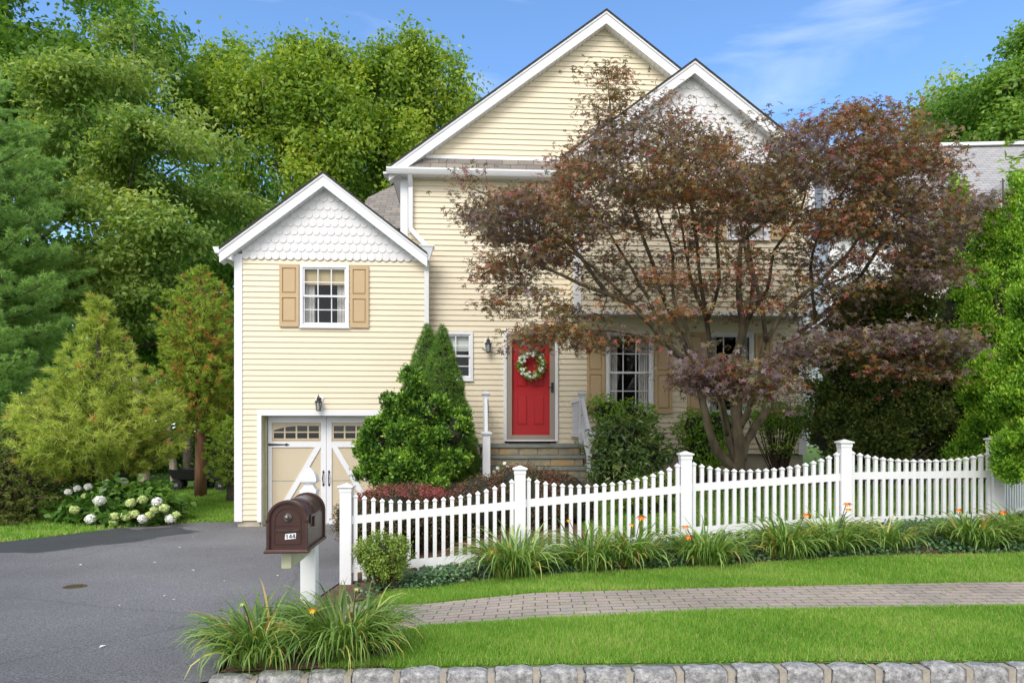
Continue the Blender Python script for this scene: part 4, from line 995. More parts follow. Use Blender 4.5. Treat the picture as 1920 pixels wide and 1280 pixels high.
# stair railings
def rpost(mb, u, v, z0, z1, s=.105, cap=True):
    mb.box(u - s / 2, u + s / 2, v - s / 2, v + s / 2, z0, z1)
    if cap: mb.lathe([(s / 2 + .02, z1 - .035), (s / 2 + .03, z1 - .012), (s / 2 + .03, z1 + .002), (.004, z1 + .035)], c=(u, v, 0), sq=True)
def railing(side, pxu, pxl):
    vU, vL = SV + .12, SV - .92
    uu, ul = U(pxu, vU), U(pxl, vL)
    zt_u = W(pxu, 737, vU); zt_l = W(pxl, 811, vL)
    o0 = toW(uu, vU, -1.1)
    lab = 'white stair railing with square posts on the %s side of the front steps' % side
    rt = empty('stair_railing', o0, TH, lab, 'railing', 'railings beside the front steps')
    A = lambda u, v, w: (u - uu, v - vU, w + 1.1)
    for (u, v, z0, z1, s) in ((uu, vU, stz, zt_u, .095), (ul, vL, -1.35, zt_l, .12)):
        pb = MB(); q = A(u, v, 0); rpost(pb, q[0], q[1], z0 + 1.1, z1 + 1.1, s); pb.build('post', M['post_grey'], rt, bevel=.003)
    for dz in (-.10, -.62):
        za = zt_u + dz; zb = zt_l + dz + (.0 if dz > -.3 else .1)
        MB().beam(A(uu, vU - .05, za), A(ul, vL + .06, zb), .05, .07).build('rail', M['post_grey'], rt)
    for i in range(1, 8):
        t = i / 8; u = uu + (ul - uu) * t; v = vU + (vL - vU) * t; z1 = (zt_u - .10) + (zt_l - zt_u) * t; z0 = (zt_u - .62) + (zt_l + .1 - zt_u) * t
        q = A(u, v, 0); MB().box(q[0] - .014, q[0] + .014, q[1] - .014, q[1] + .014, z0 + 1.1, z1 + 1.1).build('baluster', M['post_grey'], rt)
    # landing part back to the wall
    for dz in (-.10, -.72):
        MB().beam(A(uu, vU + .05, zt_u + dz), A(uu, -.05, zt_u + dz), .05, .07).build('rail', M['post_grey'], rt)
    for i in range(1, 9):
        v = vU + (-.1 - vU) * i / 9; q = A(uu, v, 0); MB().box(q[0] - .014, q[0] + .014, q[1] - .014, q[1] + .014, zt_u - .72 + 1.1, zt_u - .10 + 1.1).build('baluster', M['post_grey'], rt)
railing('left', 911, 912); railing('right', 1091, 1108)

# ------------------------------------------------------------------ picket fence
FP = [(650, 7.30, 905), (975, 7.55, 872), (1285, 7.80, 845), (1583, 8.05, 823), (1866, 8.30, 817)]
pos = [(XP(p, D), D, (HY - y) / F * D + EYE) for p, D, y in FP]
pos.append((pos[-1][0] + 1.45, pos[-1][1] + 1.1, pos[-1][2] + .03))
FE = empty('picket_fence', (pos[0][0], pos[0][1], h(pos[0][0], pos[0][1])), 0, 'long white scalloped picket fence with capped posts between lawn and front garden', 'fence')
fo = Vector(FE.location)
for i, (x, y, zt) in enumerate(pos):
    g0 = h(x, y) - .1; s = .122 if i < 4 else .135
    pb = MB(); px_, py_ = x - fo.x, y - fo.y; z1 = zt - .045 - fo.z
    pb.box(px_ - s / 2, px_ + s / 2, py_ - s / 2, py_ + s / 2, g0 - fo.z, z1)
    pb.lathe([(s / 2 + .006, z1 - .05), (s / 2 + .006, z1 - .008), (s / 2 + .022, z1), (s / 2 + .022, z1 + .014), (.004, z1 + .045)], c=(px_, py_, 0), sq=True)
    pb.build('fence_post', M['vinyl'], FE, bevel=.003)
# rails (top l, top r, bottom l, bottom r), picket tops (left, dip, right)
SEC = [((-.94, -.80), (-1.46, -1.345), (-.627, -.472), .165), ((-.79, -.645), (-1.32, -1.195), (-.461, -.304), .185),
       ((-.635, -.525), (-1.13, -1.035), (-.305, -.19), .17), ((-.515, -.505), (-1.045, -1.03), (-.19, -.213), .12), ((-.50, -.48), (-1.03, -1.0), (-.20, -.18), .14)]
pk0 = None
for i, (tr, brl, tp, dip) in enumerate(SEC):
    a, b_ = Vector(pos[i][:2]), Vector(pos[i + 1][:2])
    for (zl, zr, hh) in ((tr[0], tr[1], .085), (brl[0], brl[1], .085)):
        MB().beam((a.x - fo.x, a.y - fo.y, zl + EYE - fo.z), (b_.x - fo.x, b_.y - fo.y, zr + EYE - fo.z), .036, hh).build('rail', M['vinyl'], FE)
    n = 19; ang = math.atan2(b_.y - a.y, b_.x - a.x)
    for j in range(n):
        t = (j + 1) / (n + 1); p = a.lerp(b_, t)
        zt = tp[0] + (tp[1] - tp[0]) * t; s = abs(2 * t - 1)
        zt -= dip * (1 - s ** 2.4) + 0.0
        zb = brl[0] + (brl[1] - brl[0]) * t - .13; ln = zt - zb
        if pk0 is None:
            mb = MB(); w = .0205
            mb.box(-w, w, -.0195, .012, 0, .95)
            mb.lathe([(w - .002, .945), (w + .006, .962), (w + .006, .972), (.003, 1.0)], sq=True)
            pk0 = mb.build('picket', M['vinyl'], FE); k0 = pk0
        else:
            k0 = pk0.copy(); C.objects.link(k0); k0.parent = FE
        k0.location = (p.x - fo.x, p.y - fo.y, zb + EYE - fo.z); k0.rotation_euler = (0, 0, ang + random.Random(i * 31 + j).uniform(-.01, .01)); k0.scale = (1, 1, ln)

# ------------------------------------------------------------------ mailbox
MBX = empty('mailbox', (-1.40, 4.72, h(-1.4, 4.72)), 0, 'brown domed mailbox numbered 144 on a white post with pointed finial', 'mailbox')
mo_ = Vector(MBX.location)
bw = bpy.data.objects.new('box', None)
ang = R(4.0)
def loft(poly_front, y0, y1): return MB().prism(poly_front, y0, y1)
Wb, Hb, Lb = .122, .31, .54
def arch(w, hh, z0=0.0, n=18):
    sp = hh - w
    return [(-w, z0), (w, z0)] + [(w * math.cos(math.pi * j / n), z0 + sp + w * math.sin(math.pi * j / n)) for j in range(n + 1)]
bx_c = Vector((-1.333, 4.03, EYE - .70))
def mbuild(mb, name, m, par, **k):
    return mb.build(name, m, par, **k)
body = MB().prism(arch(Wb - .006, Hb - .006), .03, Lb)
bo = body.build('mailbox_body', M['brown_side'], MBX, smooth=False)
bo.location = bx_c - mo_ + Vector((0, .02, .005)); bo.scale = (.93, .96, .93); bo.rotation_euler = (0, 0, ang)
for p in bo.data.polygons:
    p.use_smooth = abs(p.normal.y) < .5 and abs(p.normal.z) > 0.02 and p.normal.z > -0.5
# rear rim
def ring(w, hh, th, y0, y1, z0=0):
    o_, i_ = arch(w, hh, z0), arch(w - th, hh - th, z0)
    n = len(o_); mb = MB(); vs = [(x, y0, z) for x, z in o_] + [(x, y0, z) for x, z in i_] + [(x, y1, z) for x, z in o_] + [(x, y1, z) for x, z in i_]
    fs = []
    for k in range(1, n - 0):
        a_, c_ = k, (k + 1) % n
        fs += [(a_, c_, c_ + n, a_ + n)[::-1], (a_ + 2 * n, c_ + 2 * n, c_ + 3 * n, a_ + 3 * n), (a_, c_, c_ + 2 * n, a_ + 2 * n), (a_ + n, c_ + n, c_ + 3 * n, a_ + 3 * n)[::-1]]
    return mb.add(vs, fs)
ring(Wb + .006, Hb + .006, .014, Lb - .02, Lb + .006).build('rear_rim', M['brown'], bo)
ring(Wb + .004, Hb + .004, .014, -.012, .034).build('front_rim', M['brown'], bo)
ring(Wb - .008, Hb - .008, .008, -.004, .02).build('inner_rim', M['brown'], bo)
dmb = MB().prism(arch(Wb - .012, Hb - .012), .006, .03)
for (hh, ww_) in ((.0, 0),):
    o_ = ring(Wb - .038, .035 + (Wb - .038), .006, .0, .007, .15); dmb.add(o_.v, o_.f)
dmb.box(-.083, .083, .001, .007, .150, .155)
dmb.box(-.078, .078, -.004, .007, .118, .124)
for x in (-.085, .080): dmb.box(x, x + .005, .001, .007, .035, .148)
dmb.box(-.0799, .0799, .001, .007, .033, .038)
do = dmb.build('door', M['brown'], bo)
MB().box(-.076, .076, -.0055, -.0043, .1195, .1225).build('slot_highlight', M['pewter'], do)
kn = MB(); vs = []; prof = [(.028, .004), (.028, -.002), (.024, -.006), (.019, -.003), (.014, -.004), (.010, -.022), (.005, -.024)]
for r_, y_ in prof:
    for j in range(18): vs.append((r_ * math.cos(j * math.pi / 9), y_, .205 + r_ * math.sin(j * math.pi / 9)))
kn.add(vs, [(i * 18 + j, i * 18 + (j + 1) % 18, i * 18 + 18 + (j + 1) % 18, i * 18 + 18 + j) for i in range(6) for j in range(18)] + [tuple(range(108, 126))])
kn.build('knob', M['pewter'], do, smooth=False)
for s in (-1, 1):   # little columns at the front corners
    cl = MB(); x = s * (Wb + .001)
    pr_ = [(.011, .0), (.011, .012), (.007, .016)]
    for k in range(8): pr_ += [(.0085, .022 + k * .019), (.0065, .033 + k * .019)]
    pr_ += [(.008, .175), (.012, .180), (.012, .190)]
    cl.lathe(pr_, 8, (x, -.006, 0)); cl.build('column', M['brown'], bo)
MB().box(-Wb - .012, Wb + .012, -.03, Lb + .004, -.018, .003).box(-Wb - .018, Wb + .018, -.034, .03, -.02, -.004).build('base_lip', M['brown'], bo, bevel=.003)
# number plate 144, slightly tilted
TI = R(5)
def rot(x, z, cx=0.018, cz=.083): return (cx + (x) * math.cos(TI) - z * math.sin(TI), cz + x * math.sin(TI) + z * math.cos(TI))
pl = [(-.036, -.017), (.032, -.017), (.038, .018), (-.030, .018)]
np_ = MB().prism([rot(*p) for p in pl], .0025, .0055).build('number_plate', M['numplate'], do)
dg = MB(); yy0, yy1 = .0008, .0024
def seg(x0, z0, x1, z1, w):
    a_, b_ = Vector((x0, z0)), Vector((x1, z1)); d = (b_ - a_).normalized(); p = Vector((-d.y, d.x)) * w / 2
    q = [a_ + p, a_ - p, b_ - p, b_ + p]; dg.prism([rot(*t) for t in q], yy0, yy1)
seg(-.0205, -.0115, -.0185, .0125, .0052); seg(-.0255, .0065, -.0185, .0115, .004)
for ox in (.001, .0215):
    seg(ox + .0035, -.0115, ox + .0052, .0125, .0048)
    yy0 -= .0001; seg(ox - .0085, -.0045, ox + .009, -.0045, .0042); yy0 -= .0001; seg(ox - .0075, -.004, ox + .0038, .0122, .0038)
dg.build('number', M['ink'], np_)
fg = MB(); fg.box(Wb - .005, Wb + .004, .10, .115, .150, .21).box(Wb - .004, Wb + .006, .10, .36, .193, .207).box(Wb - .004, Wb + .007, .19, .22, .12, .19)
fg.build('flag', M['brown'], bo)
ps = MB(); sz = .052; gz = -.05
ps.box(-sz, sz, -sz, sz, gz, EYE - .42 - mo_.z)
post = ps.build('post', M['vinyl'], MBX, bevel=.006); post.rotation_euler = (0, 0, ang)
fz_ = EYE - .42 - mo_.z
fn = MB().lathe([(.056, 0), (.056, .022), (.048, .028), (.034, .048), (.032, .062), (.050, .074), (.055, .080), (.056, .092), (.050, .12), (.036, .145), (.018, .163), (.002, .178)], sq=True, c=(0, 0, fz_))
fo_ = fn.build('finial', M['vinyl'], post, bevel=.002)
am = MB(); am.box(-.03, .03, -.62, -sz, EYE - .72 - .10 - mo_.z, EYE - .72 - mo_.z)
am.build('support_arm', M['yellowed'], post, bevel=.005, label='faded support arm under the box')

# ------------------------------------------------------------------ neighbour's house
NH = empty('neighbour_house', (P(1740, 600, 24).x, 24, .2), R(-1), 'pale grey roofed white house at right beyond the hedge', 'house')
no = Vector(NH.location)
def nl(px, py, D): return tuple(P(px, py, D) - no)
nr = MB(); A = nl(1545, 280, 27); B = nl(2250, 270, 27); Cc = nl(2250, 470, 22); Dd = nl(1545, 430, 22)
A2 = (A[0], A[1] + 5, Dd[2]); B2 = (B[0], B[1] + 5, Cc[2])
nr.add([Dd, Cc, B, A, A2, B2], [(0, 1, 2, 3), (3, 2, 5, 4), (0, 3, 4), (1, 5, 2)])
o = nr.build('roof', M['roof_pale'], NH); uvl = o.data.uv_layers.new(name='UVMap')
for p in o.data.polygons:
    for li in p.loop_indices:
        c = o.data.vertices[o.data.loops[li].vertex_index].co; uvl.data[li].uv = (c.x * .8, c.y * .95)
MB().beam(Vector(A) + Vector((0, 0, .05)), Vector(B) + Vector((0, 0, .05)), .35, .12).build('ridge_cap', M['vinyl'], NH)
MB().box(Dd[0] + .4, B[0] - .4, Dd[1] + .4, A2[1] - .4, -1, Dd[2] + .12).build('wall', M['vinyl'], NH)
# front gable of the neighbour at the right
gx, gy, gz_ = nl(1985, 290, 20); bxl, _, bzl = nl(1845, 405, 20)
ng = MB(); hw = gx - bxl; s_ = (gz_ - bzl) / hw
for s in (-1, 1):
    poly = [(gx, gz_), (gx + s * hw, bzl), (gx + s * hw, bzl - .12), (gx, gz_ - .12)]
    ng.prism(poly if s < 0 else poly[::-1], gy + .03, gy + 5)
o = ng.build('porch_roof', M['roof_pale'], NH); uvl = o.data.uv_layers.new(name='UVMap')
for p in o.data.polygons:
    for li in p.loop_indices:
        c = o.data.vertices[o.data.loops[li].vertex_index].co; uvl.data[li].uv = (c.y, c.z * 1.4)
ngb = MB()
for s in (-1, 1):
    poly = [(gx, gz_ - .02), (gx + s * hw, bzl - .02), (gx + s * hw, bzl - .42), (gx, gz_ - .42)]
    ngb.prism(poly if s < 0 else poly[::-1], gy, gy + .029)
ngb.build('rake_board', M['vinyl'], NH)
siding('gable_wall', gx - hw + .3, gx + hw - .3, -1, gz_ - .5, gy + .35, gable=(gx, gz_ - .45, s_), parent=NH, m=M['siding'])

# ------------------------------------------------------------------ plants
def LB(px, py, D, rx, ry, rd=None, wt=1):
    """lobe from centre pixel, distance, pixel radii"""
    p = P(px, py, D); k = D / F
    return (p.x, p.y, p.z, rx * k, (rd if rd is not None else rx * k), ry * k, wt)
def sub(lobes, o): return [(l[0] - o.x, l[1] - o.y, l[2] - o.z, *l[3:]) for l in lobes]
def btree(name, px, D, lobes, leafm, bark, label, seed, cat='tree', group=None, ncl=900, per=26, cr=.32, ls=.15, shape='leaf', r0=.22, ntg=14, top=None, shell=.33, **k):
    x = XP(px, D); base = Vector((x, D, h(x, D) - .05)); rt = empty(name, base, 0, label, cat, group)
    ll = sub(lobes, base); o, cl = crown('crown', ll, ncl, per, cr, ls, leafm, rt, seed, shape, shell, **k)
    rng = random.Random(seed); tg = [cl[rng.randrange(len(cl))] for _ in range(ntg)]
    zt = max(l[2] - l[5] * .3 for l in ll) if top is None else top - base.z; tx = sum(l[0] for l in ll) / len(ll)
    trunk('trunk', (0, 0, 0), (tx * .8, sum(l[1] for l in ll) / len(ll) * .8, zt), r0, .02, tg, bark, rt, seed)
    return rt
TG = 'trees behind the driveway and house'
btree('broadleaf_tree', 60, 27, [LB(100, 160, 27, 230, 190), LB(0, 350, 26, 200, 190), LB(150, 330, 27, 190, 220), LB(60, 30, 27, 190, 130), LB(50, 560, 27, 190, 170), LB(260, 130, 28, 90, 120), LB(-60, 120, 26, 150, 200)],
      M['oak'], M['bark'], 'tallest dark green broadleaf tree at the far left against the sky', 11, group=TG, ncl=2600, per=26, cr=.34, ls=.24, r0=.35, split=11, sf_=.36)
btree('broadleaf_tree', 235, 21, [LB(190, 180, 21, 130, 110), LB(300, 300, 21, 170, 100), LB(160, 330, 20.5, 110, 110), LB(380, 400, 21, 110, 90), LB(250, 460, 20.5, 190, 100), LB(170, 560, 20, 130, 110), LB(330, 600, 21, 140, 90), LB(260, 90, 22, 60, 60)],
      M['locust'], M['bark'], 'soft pale green spreading tree in front of the tallest tree', 12, group=TG, ncl=2500, per=26, cr=.26, ls=.17, wid=.5, r0=.2, flat=.35, shell=.5, split=9, sf_=.42, squash=.55)
btree('broadleaf_tree', 560, 30, [LB(600, 190, 30, 110, 130), LB(510, 270, 30, 110, 150), LB(430, 250, 31, 90, 130), LB(650, 290, 30, 110, 150), LB(560, 130, 30, 55, 70), LB(540, 400, 30, 130, 130), LB(400, 180, 31, 60, 70), LB(455, 170, 31, 60, 80), LB(590, 105, 30, 22, 55), LB(530, 130, 30, 22, 55), LB(640, 105, 30, 22, 50), LB(450, 130, 30, 18, 45)],
      M['lime'], M['bark_pale'], 'yellow green maple rising directly above the garage gable', 13, group=TG, ncl=3000, per=22, cr=.27, ls=.21, r0=.2, shell=.5, flat=1.0, ntg=40, split=12, sf_=.38, squash=1.3)
btree('broadleaf_tree', 770, 31, [LB(760, 160, 31, 90, 90), LB(730, 260, 31, 100, 120), LB(830, 190, 31, 70, 100), LB(690, 130, 31, 50, 70), LB(860, 170, 31, 45, 60), LB(770, 360, 31, 120, 130), LB(700, 330, 31, 100, 90), LB(680, 210, 31, 70, 90), LB(700, 100, 31, 22, 55), LB(752, 95, 31, 22, 55), LB(812, 125, 31, 22, 50), LB(862, 165, 31, 20, 45)],
      M['lime'], M['bark_pale'], 'yellow green maple touching the left slope of the main roof', 14, group=TG, ncl=2400, per=22, cr=.27, ls=.21, r0=.2, shell=.5, flat=1.0, ntg=40, split=12, sf_=.38, squash=1.3)
btree('broadleaf_tree', 400, 25, [LB(400, 560, 25, 130, 130), LB(320, 700, 24, 130, 120), LB(430, 440, 26, 90, 110), LB(250, 760, 23, 120, 110), LB(410, 700, 25, 70, 160)],
      M['oak'], M['bark'], 'shaded deep green tree filling the gap left of the garage corner', 15, group=TG, ncl=1500, per=24, cr=.30, ls=.2, r0=.22, split=9, sf_=.4, squash=.6)
btree('broadleaf_tree', 1850, 34, [LB(1850, 200, 34, 110, 70), LB(1950, 150, 34, 120, 90), LB(1770, 235, 34, 55, 50), LB(1900, 280, 34, 140, 80), LB(1740, 260, 34, 50, 40)],
      M['oak'], M['bark'], 'rounded green tree above the grey neighbouring roof', 16, group='trees beyond the neighbouring house', ncl=1500, per=24, cr=.34, ls=.24, tint_rng=(.25, 1.0), split=9, sf_=.4)
btree('broadleaf_tree', 1960, 40, [LB(1960, 190, 40, 100, 100), LB(1800, 230, 40, 90, 70)], M['locust'], M['bark'], 'hazy olive tree behind the rounded green tree at right', 17, group='trees beyond the neighbouring house', ncl=600, per=24, cr=.5, ls=.3)
# far wood as one mass
wl_ = []
for i in range(16):
    x_ = -110 + i * 72; wl_.append(LB(x_, (600 if 200 < x_ < 800 else 690) + 25 * math.sin(i * 2.1), 44, 90, (330 if x_ > 200 else 260) if x_ < 800 else 150, 3))
for i in range(6): wl_.append(LB(1560 + i * 100, 560, 50, 110, 190, 3))
wo_, _ = crown('woods', wl_, 6500, 20, .75, .42, M['oak'], None, 18, shell=.5, tint_rng=(.1, .7)); tag(wo_, 'dense far woodland behind the houses', 'woodland', kind='stuff')
un, _ = crown('undergrowth', [LB(380, 850, 26, 150, 90, 2.0), LB(250, 880, 25, 120, 60, 2), LB(80, 860, 22, 150, 80, 2), LB(400, 900, 22, 70, 35, 1)], 1100, 22, .3, .15, M['lime'], None, 19, shell=.5, tint_rng=(0, .5)); tag(un, 'light green undergrowth beneath the trees behind the driveway', 'undergrowth', kind='stuff')

# conifers with whorled branches
def pine(name, px, D, top_y, prof, leafm, bark, label, seed, z_low, blen=1.0, nb=10, dz=.22, per=34, nl_=.11, droop=.15, group=None, trunk_r=.1, nw=.010, tint=(0.1, .85), brown=0.0, cat='tree', spacing=.17, rise=.25):
    x = XP(px, D); base = Vector((x, D, h(x, D) - .03)); rt = empty(name, base, 0, label, cat, group)
    H = P(px, top_y, D).z - base.z; z_low = z_low
    rng = np.random.default_rng(seed); mb = MB()
    K = 8; mb.tube([(nval((i * .5, seed, 0), 1) * .04, 0, H * i / K) for i in range(K + 1)], [trunk_r * (1 - i / K) ** .8 + .012 for i in range(K + 1)], 9)
    pts = []; dirs = []; tt = []
    z = z_low
    while z < H:
        f = (z - z_low) / (H - z_low); Rr = float(np.interp(f, [q[0] for q in prof], [q[1] for q in prof]))
        n = max(3, int(nb * (.5 + .5 * min(1, Rr / max(q[1] for q in prof)))))
        a0 = rng.random() * 6.28
        for i in range(n):
            a = a0 + 6.283 * i / n + rng.normal() * .15; L_ = Rr * rng.uniform(.72, 1.1) * blen; zz = z + rng.normal() * dz * .3
            dv = np.array([math.cos(a), math.sin(a), 0]); st_ = rng.uniform(.8, 1.2)
            m_ = max(2, int(L_ / spacing)); bt = rng.normal() * .12
            path = []
            for j in range(m_ + 1):
                s = j / m_; path.append(np.array([0, 0, zz]) + dv * L_ * s + np.array([0, 0, (rise * s * s - droop * s * (1 - s) * 2) * L_ * st_]))
            if L_ > .35: mb.tube([tuple(q) for q in path[:: max(1, m_ // 3)]], [max(.004, .022 * L_ * (1 - k / (len(path[::max(1, m_ // 3)])))) for k in range(len(path[::max(1, m_ // 3)]))], 5)
            for j in range(max(1, int(m_ * .25)), m_ + 1):
                c = path[j]; wdt = .28 * L_ * (1 - abs(2 * j / m_ - 1.2) * .6)
                for q in range(max(1, int(wdt / .09)) + 1):
                    sd_ = np.array([-dv[1], dv[0], 0]) * rng.uniform(-1, 1) * wdt
                    pts.append(c + sd_ + rng.normal(size=3) * .03); d = dv + sd_ * .8 + np.array([0, 0, .45]); dirs.append(d); tt.append(bt + (rng.random() < brown) * 1.0)
        z += dz * rng.uniform(.8, 1.2)
    pts.append(np.array([0, 0, H])); dirs.append(np.array([0, 0, 1.])); tt.append(0)
    pts = np.array(pts); dirs = unit(np.array(dirs)); tt = np.array(tt); n = len(pts)
    pc = np.repeat(pts, per, 0); dc = unit(np.repeat(dirs, per, 0) + rng.normal(size=(n * per, 3)) * .55)
    pc = pc + np.repeat(dirs, per, 0) * (rng.random(n * per)[:, None] * nl_ * .9)
    t = np.clip(tint[0] + (tint[1] - tint[0]) * np.clip(.5 + rng.normal(size=n * per) * .2 + np.repeat(tt, per), 0, 1), 0, 1)
    t = np.where(np.repeat(tt > .7, per), .97, t)
    leaves('crown', pc, rng.normal(size=dc.shape), dc, nl_ * rng.uniform(.7, 1.2, n * per), nw, 'needle', leafm, rt, t)
    mb.build('trunk', bark, rt, smooth=True); return rt
pine('pine_tree', 185, 13.6, 568, [(0, 1.3), (.12, 1.5), (.3, 1.30), (.5, .88), (.72, .42), (.85, .20), (1, .04)], M['pine'], M['bark'], 'bushy young yellow green pine beside the driveway', 21, .95, nb=13, dz=.17, per=38, nl_=.14, droop=.22, nw=.016, brown=.03, spacing=.19, rise=.25)
pine('white_pine_tree', -35, 17, 120, [(0, 1.4), (.15, 1.95), (.4, 2.1), (.6, 1.9), (.8, 1.4), (1, .4)], M['pine_blue'], M['bark'], 'tall blue green white pine cut by the left edge', 22, 2.1, nb=10, dz=.50, per=60, nl_=.14, droop=.1, nw=.014, trunk_r=.16, spacing=.15, rise=.2)
pine('cedar_tree', 376, 17, 505, [(0, .75), (.15, 1.15), (.4, 1.0), (.65, .8), (.85, .45), (1, .06)], M['cedar'], M['bark_red'], 'rusty tinged cedar with bare reddish trunk beside the garage', 23, 1.5, nb=11, dz=.19, per=30, nl_=.11, droop=-.3, nw=.022, brown=.16, trunk_r=.14, rise=.6)
pine('hemlock_tree', 25, 13.2, 800, [(0, 1.2), (.5, 1.0), (1, .1)], M['yew'], M['bark'], 'dark low hemlock with drooping boughs left of the hydrangea', 24, .1, nb=14, dz=.13, per=22, nl_=.07, droop=.3, nw=.03, tint=(.3, 1.0), rise=-.2)
pine('small_conifer', 432, 16, 790, [(0, .45), (.4, .5), (.8, .3), (1, .03)], M['cedar'], M['bark'], 'small lime green cone shrub half hidden by the garage corner', 25, .5, nb=12, dz=.09, per=18, nl_=.07, nw=.02, tint=(.2, .7), cat='shrub')
def bare(px, D, y_top, r, m, label, seed, lean=0.0):
    x = XP(px, D); b_ = Vector((x, D, h(x, D) - .05)); rt = empty('tree_trunk', b_, 0, label, 'tree trunk', 'bare trunks behind the driveway'); H = P(px, y_top, D).z - b_.z
    mb = MB(); K = 8; mb.tube([(lean * i / K + nval((i * .6, seed, 0), 1) * .05, 0, H * i / K) for i in range(K + 1)], [r * (1.35 if i == 0 else 1) * (1 - .3 * i / K) for i in range(K + 1)], 12)
    mb.build('trunk', m, rt, smooth=True)
bare(272, 17, 700, .155, M['bark_pale'], 'thick pale trunk behind the hydrangea', 1, -.2)
bare(330, 18.5, 780, .11, M['bark_pale'], 'slim grey leaning trunk between hydrangea and cedar', 2, -.25)
bare(352, 21, 650, .15, M['bark'], 'dark trunk just left of the reddish cedar trunk', 3)
bare(426, 22, 700, .05, M['bark'], 'thin dark trunk next to the garage corner', 4)

# hydrangea
HB = empty('hydrangea_bush', (XP(215, 13.0), 13.0, h(XP(215, 13), 13.0)), 0, 'hydrangea bush with white and lime flower heads along the driveway', 'shrub'); ho = Vector(HB.location)
crown('foliage', sub([LB(140, 945, 13, 45, 40, .5), LB(215, 930, 13.1, 70, 48, .6), LB(290, 945, 13, 50, 38, .5), LB(200, 900, 13.6, 60, 40, .4), LB(240, 965, 12.8, 80, 22, .4)], ho), 620, 12, .11, .16, M['hydr'], HB, 31, wid=.62, up=1.2, shell=.5)
st_ = MB(); rg = random.Random(2)
heads = [(187, 938, 15, 0), (170, 972, 14, 0), (140, 955, 12, 1), (207, 915, 10, 0), (245, 942, 13, 1), (215, 968, 12, 1), (238, 967, 14, 1), (268, 972, 12, 0), (268, 936, 12, 1), (294, 940, 13, 0), (308, 952, 12, 1), (290, 955, 10, 1), (320, 972, 13, 0), (330, 965, 9, 1), (145, 915, 8, 0), (128, 922, 8, 0), (166, 912, 9, 0), (200, 905, 9, 0), (232, 902, 9, 0), (253, 963, 11, 1), (281, 965, 10, 1), (213, 979, 10, 1), (160, 930, 9, 1), (258, 930, 10, 1)]
for i, (hx_, hy_, hr_, lime) in enumerate(heads):
    D = 12.35 + (0 if hy_ > 930 else .6); p = P(hx_, hy_, D) - ho; r_ = .70 * hr_ * D / F; rng = np.random.default_rng(i); n = 320
    d = unit(rng.normal(size=(n, 3))); q = np.array(p) + d * r_ * np.array([1, 1, .8]) * rng.uniform(.86, 1, n)[:, None]
    leaves('flower_head', q, d + rng.normal(size=(n, 3)) * .22, rng.normal(size=(n, 3)), .044, .042, 'leaf', M['petal_g'] if lime else M['petal_w'], HB, rng.random(n))
    st_.tube([tuple(p), (p.x * .8, p.y + .3, .1)], [.006, .008], 4)
st_.build('stems', M['twig'], HB)

# generic dense shrub: leaves on lobes + inner twigs
def shrub(name, px, D, lobes, m, label, seed, ncl, per, cr, ls, group=None, cat='shrub', stems=10, core=.72, **k):
    x = XP(px, D); b_ = Vector((x, D, h(x, D) - .02)); rt = empty(name, b_, 0, label, cat, group); ll = sub(lobes, b_)
    o, cl = crown('foliage', ll, ncl, per, cr, ls, m, rt, seed, **k)
    mb = MB(); rg = random.Random(seed)
    for i in range(stems):
        t = cl[rg.randrange(len(cl))]; mb.tube(bez((rg.uniform(-.06, .06) * 1.5, rg.uniform(-.05, .05), 0), tuple(t), (t[0] * .2, t[1] * .2, .05), 4), [.014, .011, .009, .006, .004], 5)
    mb.build('stems', M['twig'], rt)
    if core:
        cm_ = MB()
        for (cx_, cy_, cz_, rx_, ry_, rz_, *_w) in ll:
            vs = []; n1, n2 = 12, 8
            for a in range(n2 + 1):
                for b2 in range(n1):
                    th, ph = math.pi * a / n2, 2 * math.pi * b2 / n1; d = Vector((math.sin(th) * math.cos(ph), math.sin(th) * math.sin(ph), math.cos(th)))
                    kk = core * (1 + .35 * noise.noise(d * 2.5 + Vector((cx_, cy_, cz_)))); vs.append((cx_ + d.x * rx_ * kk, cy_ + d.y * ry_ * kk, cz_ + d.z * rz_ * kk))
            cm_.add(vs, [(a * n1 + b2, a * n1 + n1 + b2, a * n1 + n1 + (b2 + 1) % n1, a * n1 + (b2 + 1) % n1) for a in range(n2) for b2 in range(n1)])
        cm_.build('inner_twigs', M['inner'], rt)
    return rt
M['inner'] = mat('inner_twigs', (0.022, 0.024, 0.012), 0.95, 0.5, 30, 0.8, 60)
shrub('boxwood_bush', 718, 6.85, [LB(720, 1030, 6.85, 50, 32, .26), LB(700, 1045, 6.8, 32, 30, .2), LB(745, 1040, 6.9, 32, 34, .2), LB(718, 1060, 6.85, 42, 26, .22)], M['box'], 'small round boxwood bush before the first fence panel', 41, 900, 15, .022, .026, stems=30, core=.42, up=.4, flat=1, lump=.1, nscale=5, shell=.3)
for i, (px_, D_, lb_, lab) in enumerate([
    (755, 8.7, [LB(755, 965, 8.7, 78, 56, .62), LB(700, 975, 8.6, 50, 48, .45), LB(810, 970, 8.8, 52, 46, .5), LB(652, 975, 8.9, 22, 38, .25)], 'clipped red tipped barberry mound behind the first fence panel'),
    (985, 9.3, [LB(985, 940, 9.3, 95, 68, .6), LB(905, 955, 9.2, 60, 60, .5), LB(1060, 945, 9.3, 58, 58, .5)], 'wide brownish barberry mound below the front steps')]):
    shrub('barberry_bush', px_, D_, lb_, M['barberry'], lab, 50 + i, 2600, 14, .035, .028, 'barberry mounds behind the fence', stems=14, core=.88, up=.3, flat=1, lump=.06, nscale=2.5, shell=.12, tint_rng=(0, .8) if i else (.0, .62))
